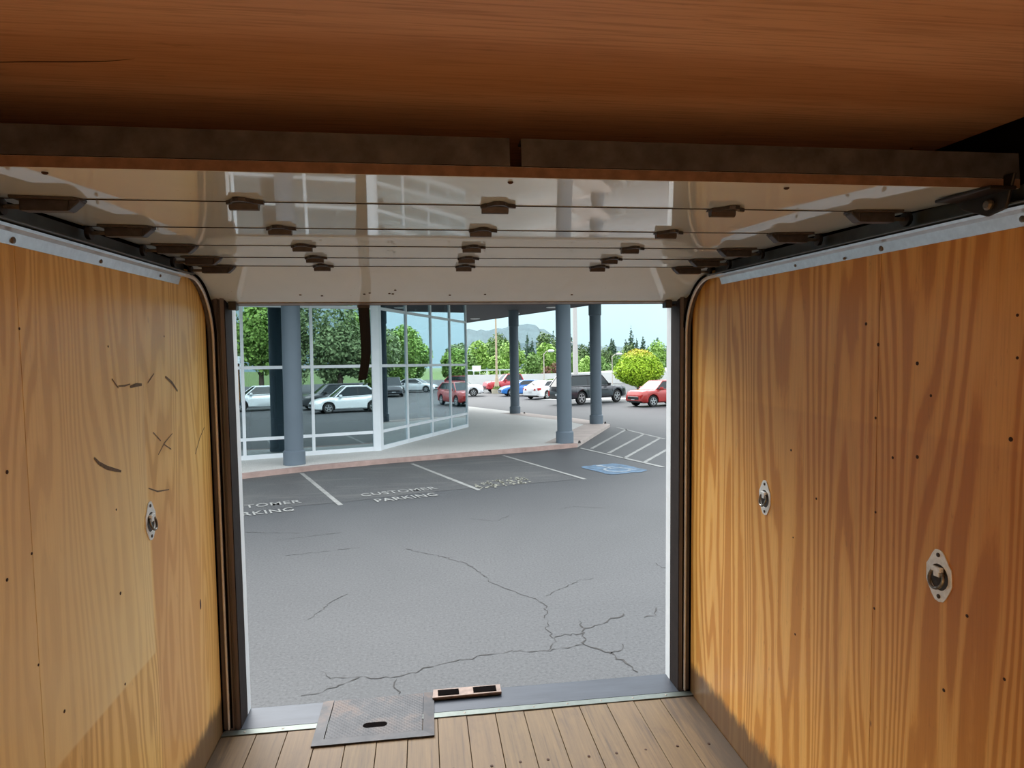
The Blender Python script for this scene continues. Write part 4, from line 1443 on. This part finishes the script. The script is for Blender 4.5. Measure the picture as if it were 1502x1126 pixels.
# ------------------------------------------------------------------ plants
def leaf_mat(name, lo, hi, tip=None, z0=0, z1=1):
    g = NG(name)
    f = g.noise(g.coord(), 1.7, 4, .7)
    col = g.ramp(f, [(.32, lo), (.68, hi)])
    if tip:
        sp = g.n('SeparateXYZ')
        tcn = g.n('TexCoord')
        g.l(tcn.outputs['Object'], sp.inputs[0])
        f2 = g.noise(g.coord(), 9, 2, .6)
        col = g.mix(g.math('MULTIPLY', g.rng(sp.outputs['Z'], z0, z1), g.rng(f2, .35, .62)), col, tip)
    g.color(col)
    g.set(Roughness=.6)
    g.b.inputs['Specular IOR Level'].default_value = .25
    return g.m
M_BARK = plain('bark', (.10, .075, .055), .9, var=.3)
npr = np.random.RandomState(5)
def leaves(name, blobs, n, size, mat, parent, flat=.6, inner=.55):
    """blobs: (x, y, z, rx, ry, rz); each leaf a small kite turned roughly outward"""
    wts = np.array([b[3] * b[4] + b[3] * b[5] for b in blobs])
    wts = wts / wts.sum()
    idx = npr.choice(len(blobs), n, p=wts)
    B = np.array(blobs)[idx]
    d = npr.normal(size=(n, 3))
    d /= np.linalg.norm(d, axis=1)[:, None]
    rad = (inner + (1.06 - inner) * npr.rand(n) ** .45)[:, None]
    P = B[:, :3] + d * B[:, 3:6] * rad
    nrm = d * flat + npr.normal(size=(n, 3)) * .55 + np.array([0, 0, .35])
    nrm /= np.linalg.norm(nrm, axis=1)[:, None]
    a = np.cross(nrm, npr.normal(size=(n, 3)))
    a /= np.linalg.norm(a, axis=1)[:, None]
    b = np.cross(nrm, a)
    s = (size * (.6 + .8 * npr.rand(n)))[:, None]
    V = np.stack([P + a * s, P + b * s * .55, P - a * s, P - b * s * .55], axis=1).reshape(-1, 3)
    me = bpy.data.meshes.new(name)
    me.vertices.add(4 * n)
    me.vertices.foreach_set('co', V.astype(np.float32).ravel())
    me.loops.add(4 * n)
    me.loops.foreach_set('vertex_index', np.arange(4 * n, dtype=np.int32))
    me.polygons.add(n)
    me.polygons.foreach_set('loop_start', np.arange(0, 4 * n, 4, dtype=np.int32))
    me.polygons.foreach_set('loop_total', np.full(n, 4, dtype=np.int32))
    me.update(calc_edges=True)
    me.materials.append(mat)
    o = bpy.data.objects.new(name, me)
    COL.objects.link(o)
    o.parent = parent
    o['kind'] = 'stuff'
    return o
LEAF = {
 'bright': leaf_mat('bright_green_leaf', (.15, .28, .05), (.34, .52, .13)),
 'mid': leaf_mat('mid_green_leaf', (.09, .18, .045), (.21, .35, .10)),
 'dark': leaf_mat('dark_green_needle', (.040, .085, .058), (.085, .15, .095)),
 'deep': leaf_mat('deep_green_leaf', (.07, .125, .045), (.16, .24, .09)),
 'red': leaf_mat('bronze_leaf', (.12, .05, .035), (.26, .14, .10)),
 'lime': leaf_mat('lime_leaf', (.20, .36, .015), (.40, .56, .035), (.60, .34, .06), 3.0, 4.0),
 'sage': leaf_mat('sage_green_leaf', (.13, .20, .085), (.27, .36, .17)),
 'grass': leaf_mat('clump_grass_blade', (.10, .17, .04), (.24, .33, .10)),
}
def broadleaf(x, y, h, r, mat, label, group, n=2200, size=.30, base=.25, name='broadleaf_tree'):
    t = thing(name, label, 'tree', (x, y, -.05), 0, group)
    z0 = h * base
    bl = []
    for i in range(7):
        a = npr.rand() * 6.28
        q = r * .55 * npr.rand()
        k = npr.uniform(.45, .7)
        bl.append((q * math.cos(a), q * math.sin(a), z0 + (h - z0) * npr.uniform(.25, .72), r * k, r * k, (h - z0) * npr.uniform(.24, .34)))
    bl.append((0, 0, z0 + (h - z0) * .68, r * .55, r * .55, (h - z0) * .34))
    leaves('foliage', bl, n, size, LEAF[mat], t)
    MB().cyl((0, 0, -.1), (0, 0, z0 + (h - z0) * .5), r * .07 + .08, 8, r * .03 + .04).build('trunk', M_BARK, t)
    return t
def conifer(x, y, h, r, mat, label, group, n=1500, size=.34, name='conifer_tree'):
    t = thing(name, label, 'tree', (x, y, -.05), 0, group)
    bl = []
    k = 11
    for i in range(k):
        f = i / (k - 1)
        rr = r * (1 - f) ** .85 + .12
        bl.append((npr.uniform(-.1, .1) * rr, npr.uniform(-.1, .1) * rr, h * (.12 + .86 * f), rr * npr.uniform(.85, 1.12), rr * npr.uniform(.85, 1.12), h * .055))
    leaves('foliage', bl, n, size, LEAF[mat], t, .3, .3)
    MB().cyl((0, 0, -.1), (0, 0, h * .95), r * .09 + .06, 7, .03).build('trunk', M_BARK, t)
    return t
# far green belt: bright broadleaf trees behind the cars
G1 = 'bright green trees behind the parked cars'
for x, y, h, r, mt, lb in ((5.2, 112, 6.6, 3.0, 'bright', 'bright green tree touching the end of the glass wall'), (9.0, 106, 6.8, 2.4, 'bright', 'bright green tree above the white sign board'), (12.6, 117, 7.5, 3.0, 'mid', 'mid green tree just right of the tan wooden pole'),
                           (15.0, 109, 6.9, 2.4, 'bright', 'bright green tree mostly hidden by the furthest column'), (20.2, 106, 6.3, 2.3, 'bright', 'brightest green tree, right of the furthest column'), (24.2, 112, 5.0, 2.4, 'mid', 'lower mid green tree just left of the middle column'),
                           (7.0, 100, 4.4, 1.6, 'mid', 'small mid green tree low behind the sign board'), (11.4, 100, 4.2, 1.9, 'bright', 'small bright tree at the foot of the tan wooden pole'), (17.4, 101, 4.6, 1.8, 'mid', 'small green tree above the blue car'), (28.0, 108, 4.0, 1.9, 'bright', 'small bright tree between the two right columns')):
    broadleaf(x, y, h, r, mt, lb, G1, 2000, .27, .08)
G2 = 'tall trees behind the green belt'
for x, y, h, r in ((14.8, 124, 8.9, 2.6), (23.3, 124, 9.0, 2.4), (19.0, 134, 8.6, 2.2), (27.5, 130, 8.0, 2.4), (4.0, 126, 8.2, 2.4)):
    broadleaf(x, y, h, r, 'deep', 'taller olive green tree behind the belt of bright trees', G2, 2200, .27, .12)
G3 = 'dark conifers on the skyline'
for i in range(30):
    x = 31 + i * 1.35 + npr.uniform(-.5, .5)
    y = 156 + (i % 4) * 7 + npr.uniform(-.8, .8)
    h = {12: 8.6, 13: 9.4, 17: 12.2, 18: 9.2, 23: 10.8, 24: 10.9, 25: 9.6}.get(i, npr.uniform(6.4, 9.4))
    conifer(x, y, h, npr.uniform(1.5, 2.0), 'dark', 'dark pointed conifer on the skyline right of the columns', G3, 1000, .30)
for x, y, h in ((9.9, 186, 10.9), (22.7, 186, 11.3), (30.2, 186, 11.9), (32.5, 192, 10.7), (34.4, 186, 11.2), (38.2, 188, 12.3), (40.8, 194, 11.7), (43.6, 188, 11.5)):
    conifer(x, y, h, 1.8, 'dark', 'dark pointed conifer on the skyline right of the columns', G3, 1000, .32)
broadleaf(54.5, 146, 8.0, 2.8, 'bright', 'bright green tree above the lime tree at the right edge of the opening', None, 2200, .3, .1)
for x, y, h, r in ((33, 140, 5.0, 3.0), (39, 141, 4.8, 3.4), (45, 142, 5.4, 3.2), (51, 140, 5.0, 3.0)):
    broadleaf(x, y, h, r, 'mid', 'low green tree in front of the dark conifers', 'low trees before the conifers', 1600, .28, .05)
for x, y, h, r, mt, lb in ((19.3, 99.5, 2.5, 1.1, 'red', 'bronze shrub left of the middle column'), (21.6, 101, 3.2, 1.9, 'red', 'larger bronze shrub just left of the middle column'), (25.6, 101.5, 3.0, 1.3, 'bright', 'yellow green shrub between the two right columns')):
    broadleaf(x, y, h, r, mt, lb, None, 900, .16, .05, 'shrub')
for x, h in ((31.5, 6.6), (37.6, 7.4), (43.7, 7.0), (49.8, 7.6), (61.5, 7.0)):
    broadleaf(x, 151, h, 2.7, 'deep', 'dense dark green tree below the pointed conifers', 'dense trees below the conifers', 1800, .28, .05)
# round lime tree near the red crossover
lt = thing('lime_tree', 'round yellow green tree with orange tips behind the red crossover', 'tree', (18.55, 52.3, 0))
bl = [(0, 0, 2.0, 2.15, 2.0, 1.15), (0, 0, 2.5, 1.75, 1.7, 1.35), (-.7, -.2, 2.2, 1.3, 1.3, 1.1), (.8, -.1, 2.2, 1.3, 1.3, 1.1), (0, -.3, 1.55, 1.35, 1.3, .9), (0, 0, 2.95, 1.1, 1.1, .95)]
leaves('foliage', bl, 15000, .10, LEAF['lime'], lt, .9, .72)
for a in range(6):
    ca, sa = math.cos(a * 1.05), math.sin(a * 1.05)
    MB().tube([(.12 * ca, .12 * sa, 0), (.2 * ca, .2 * sa, .7), (.7 * ca, .7 * sa, 1.5)], [.055, .045, .02], 6).build('stem', plain('pale_bark', (.34, .30, .26), .8), lt)
# grass clump on a little mound behind the white sedan
gc = thing('grass_clump', 'tuft of green grass on the verge above the white sedan', 'grass', (13.8, 66, 0))
leaves('blades', [(0, 0, .55, 1.7, .8, .62)], 1500, .16, LEAF['grass'], gc, .2, .2)
MB().lathe([(1.8, -.02), (1.4, .22), (.6, .34), (.1, .36)], 16).build('mound', M_GRASS, gc, smooth=True)

# trees and bank mirrored in the glass
G4 = 'trees mirrored in the showroom glass'
for x, y, h, r, mt in ((9, -33.5, 10.5, 3.4, 'sage'), (14.5, -28.2, 9.3, 3.3, 'bright'), (20, -22.8, 8.8, 3.3, 'sage'), (25, -16.6, 9.0, 3.3, 'sage'), (29.5, -10, 8.6, 3.3, 'bright'), (14, -40.5, 13.0, 3.8, 'sage'), (20.5, -35, 12.5, 3.8, 'sage'), (27, -28.5, 11.5, 3.8, 'bright'), (33, -21.5, 12, 3.8, 'sage'), (38.5, -13.5, 12, 3.8, 'sage'),
                       (37, 39.2, 9.4, 3.0, 'sage'), (38.6, 46.4, 8.8, 3.0, 'sage'), (41, 53.2, 7.4, 2.8, 'bright'), (39.6, 60.0, 4.8, 2.5, 'bright'), (37.8, 66.2, 5.4, 2.4, 'bright'), (45.4, 42.6, 9.5, 3.2, 'sage'), (35.5, 73, 6.4, 2.8, 'bright'), (46.8, 50, 8.4, 2.9, 'sage'), (45.5, 58, 6.6, 2.8, 'bright'), (44.2, 65.5, 5.6, 2.7, 'sage')):
    broadleaf(x, y, h, r, mt, 'large leafy tree at the edge of the lot, mirrored in the showroom glass', G4, 9000, .20, .10)

# ------------------------------------------------------------------ far edge of the lot
def long_box(name, label, x0, x1, y, t_, z0, z1, mat, cat):
    o = MB().hexa([(x0, y, z0), (x1, y, z0), (x1, y + t_, z0), (x0, y + t_, z0)], [(x0, y, z1), (x1, y, z1), (x1, y + t_, z1), (x0, y + t_, z1)]).build(name, mat)
    return tag(o, label, cat)
M_BARR = plain('pale_concrete_barrier', (.66, .67, .66), .8, var=.08, scale=.4)
long_box('barrier_wall', 'long pale concrete barrier behind the parked cars', 1.5, 40, 84.5, .35, -.02, 1.5, M_BARR, 'barrier')
em = MB().hexa([(16, 90, -.02), (44, 90, -.02), (44, 97, -.02), (17, 97, -.02)], [(17.6, 91, 1.2), (44, 91, 2.15), (44, 97, 2.15), (18, 97, 1.2)]).build('ramp_embankment', plain('pale_ramp_concrete', (.56, .57, .55), .85, var=.1, scale=.5))
tag(em, 'pale sloping road embankment rising to the right behind the barrier', 'embankment')
gr = thing('guard_rail', 'low guard rail behind the barrier at the left', 'rail', (10, 92, -.05))
MB().box(-5, 3, -.03, .03, 2.02, 2.22).build('beam', M_GALV, gr)
for i in range(5):
    MB().box(-4.8 + i * 1.9, -4.65 + i * 1.9, .03, .13, 0, 2.15).build('post', M_GALV, gr)
bs = thing('white_sign_board', 'blank looking white sign board on two posts at the far left of the lot', 'sign', (7.42, 90, -.05))
MB().box(-.62, .62, -.03, .03, 1.98, 2.78).build('board', plain('white_board', (.78, .82, .86), .5), bs, bevel=.01, seg=1)
for x in (-.45, .45):
    MB().cyl((x, .06, 0), (x, .06, 2.6), .04, 8).build('post', M_GALV, bs)
# poles
tp_ = thing('wooden_pole', 'tall tan wooden pole rising from a stone planter between the far cars', 'pole', (6.93, 60.2, 0))
MB().cyl((0, 0, 0), (0, 0, 13), .115, 12, .07).build('shaft', plain('tan_pole_wood', (.50, .40, .28), .8, var=.15), tp_, smooth=True)
MB().lathe([(.26, .5), (.19, 1.2), (.115, 1.7)], 12).build('collar', plain('tan_pole_wood', (.50, .40, .28), .8), tp_, smooth=True)
MB().lathe([(.50, 0), (.55, .38), (.47, .40), (.44, .34)], 14).build('planter', plain('planter_stone', (.46, .42, .32), .9, var=.2), tp_)
leaves('planter_plants', [(0, -.1, .48, .36, .36, .2)], 350, .10, LEAF['grass'], tp_, .3, .3)
up = thing('utility_pole', 'thick pale utility pole between the two right columns', 'pole', (16.6, 68, 0))
MB().cyl((0, 0, 0), (0, 0, 16), .30, 14, .20).build('shaft', plain('pale_pole', (.56, .53, .52), .8, var=.1), up, smooth=True)
MB().box(-.7, -.2, -.04, .04, 5.05, 5.2).build('bracket', plain('pale_pole', (.56, .53, .52), .8), up)
def street_lamp(x, y, h, arm, label):
    t = thing('street_lamp', label, 'lamp', (x, y, -.05))
    MB().cyl((0, 0, 0), (0, 0, h), .075, 10, .05).build('post', plain('lamp_post_paint', (.55, .50, .44), .6), t, smooth=True)
    MB().tube([(0, 0, h - .1), (arm * .35, 0, h + .25), (arm * .7, 0, h + .32)], .04, 8).build('arm', plain('lamp_post_paint', (.55, .50, .44), .6), t, smooth=True)
    hd_ = MB().lathe([(.05, 0), (.16, .05), (.16, .6), (.08, .75)], 10, (0, 0, 0), 'X').build('head', plain('lamp_head', (.72, .76, .78), .4), t, smooth=True)
    hd_.location = (arm * .6, 0, h + .3)
street_lamp(14.35, 75, 4.1, .9, 'thin street lamp with a pale head left of the middle column')
street_lamp(24.3, 80, 3.7, 1.0, 'thin street lamp with a pale head right of the right column')
# pale concrete strip the far cars stand on
MB().add([(8.6, 46.7, .012), (16.5, 44.2, .012), (17.4, 46.2, .012), (10.2, 48.2, .012)], [(0, 1, 2, 3)]).build('concrete_strip', plain('pale_strip', (.52, .53, .52), .8), gd, weld=False)

# wooded hill far away
hv, hf = [], []
nx = 120
for i in range(nx + 1):
    x = -60 + 420 * i / nx
    top = interp([(-60, 20), (20, 30), (38, 31), (52, 30.5), (70, 33), (88, 35.5), (100, 31), (108, 26), (118, 21), (135, 17), (160, 15), (200, 14), (360, 14)], x)
    top += 1.3 * abs(math.sin(i * 2.1)) + npr.uniform(0, 1.6)
    hv += [(x, 480, -1), (x, 500, top * .55), (x, 540, top), (x, 600, top * .6)]
for i in range(nx):
    for j in range(3):
        hf.append((4 * i + j, 4 * i + 4 + j, 4 * i + 5 + j, 4 * i + 1 + j))
hm = NG('wooded_hill')
f = hm.noise(hm.coord((1, 1, .5)), .12, 6, .75)
hm.color(hm.ramp(f, [(.35, (.028, .07, .085)), (.65, (.06, .12, .135))]))
hm.set(Roughness=.95)
hill = MB().add(hv, hf).build('hills', hm.m, weld=False)
structure(hill, 'blue green wooded hill on the horizon')
# thin summer haze over the valley in front of the hill
hz = bpy.data.materials.new('valley_haze')
hz.use_nodes = True
hz.node_tree.nodes.clear()
vo = hz.node_tree.nodes.new('ShaderNodeVolumeScatter')
vo.inputs['Color'].default_value = (.80, .93, 1.0, 1)
vo.inputs['Density'].default_value = .00045
vo.inputs['Anisotropy'].default_value = .1
mo = hz.node_tree.nodes.new('ShaderNodeOutputMaterial')
hz.node_tree.links.new(vo.outputs[0], mo.inputs['Volume'])
hzb = MB().box(-200, 500, 185, 478, -.5, 120).build('haze', hz)
hzb['kind'] = 'structure'
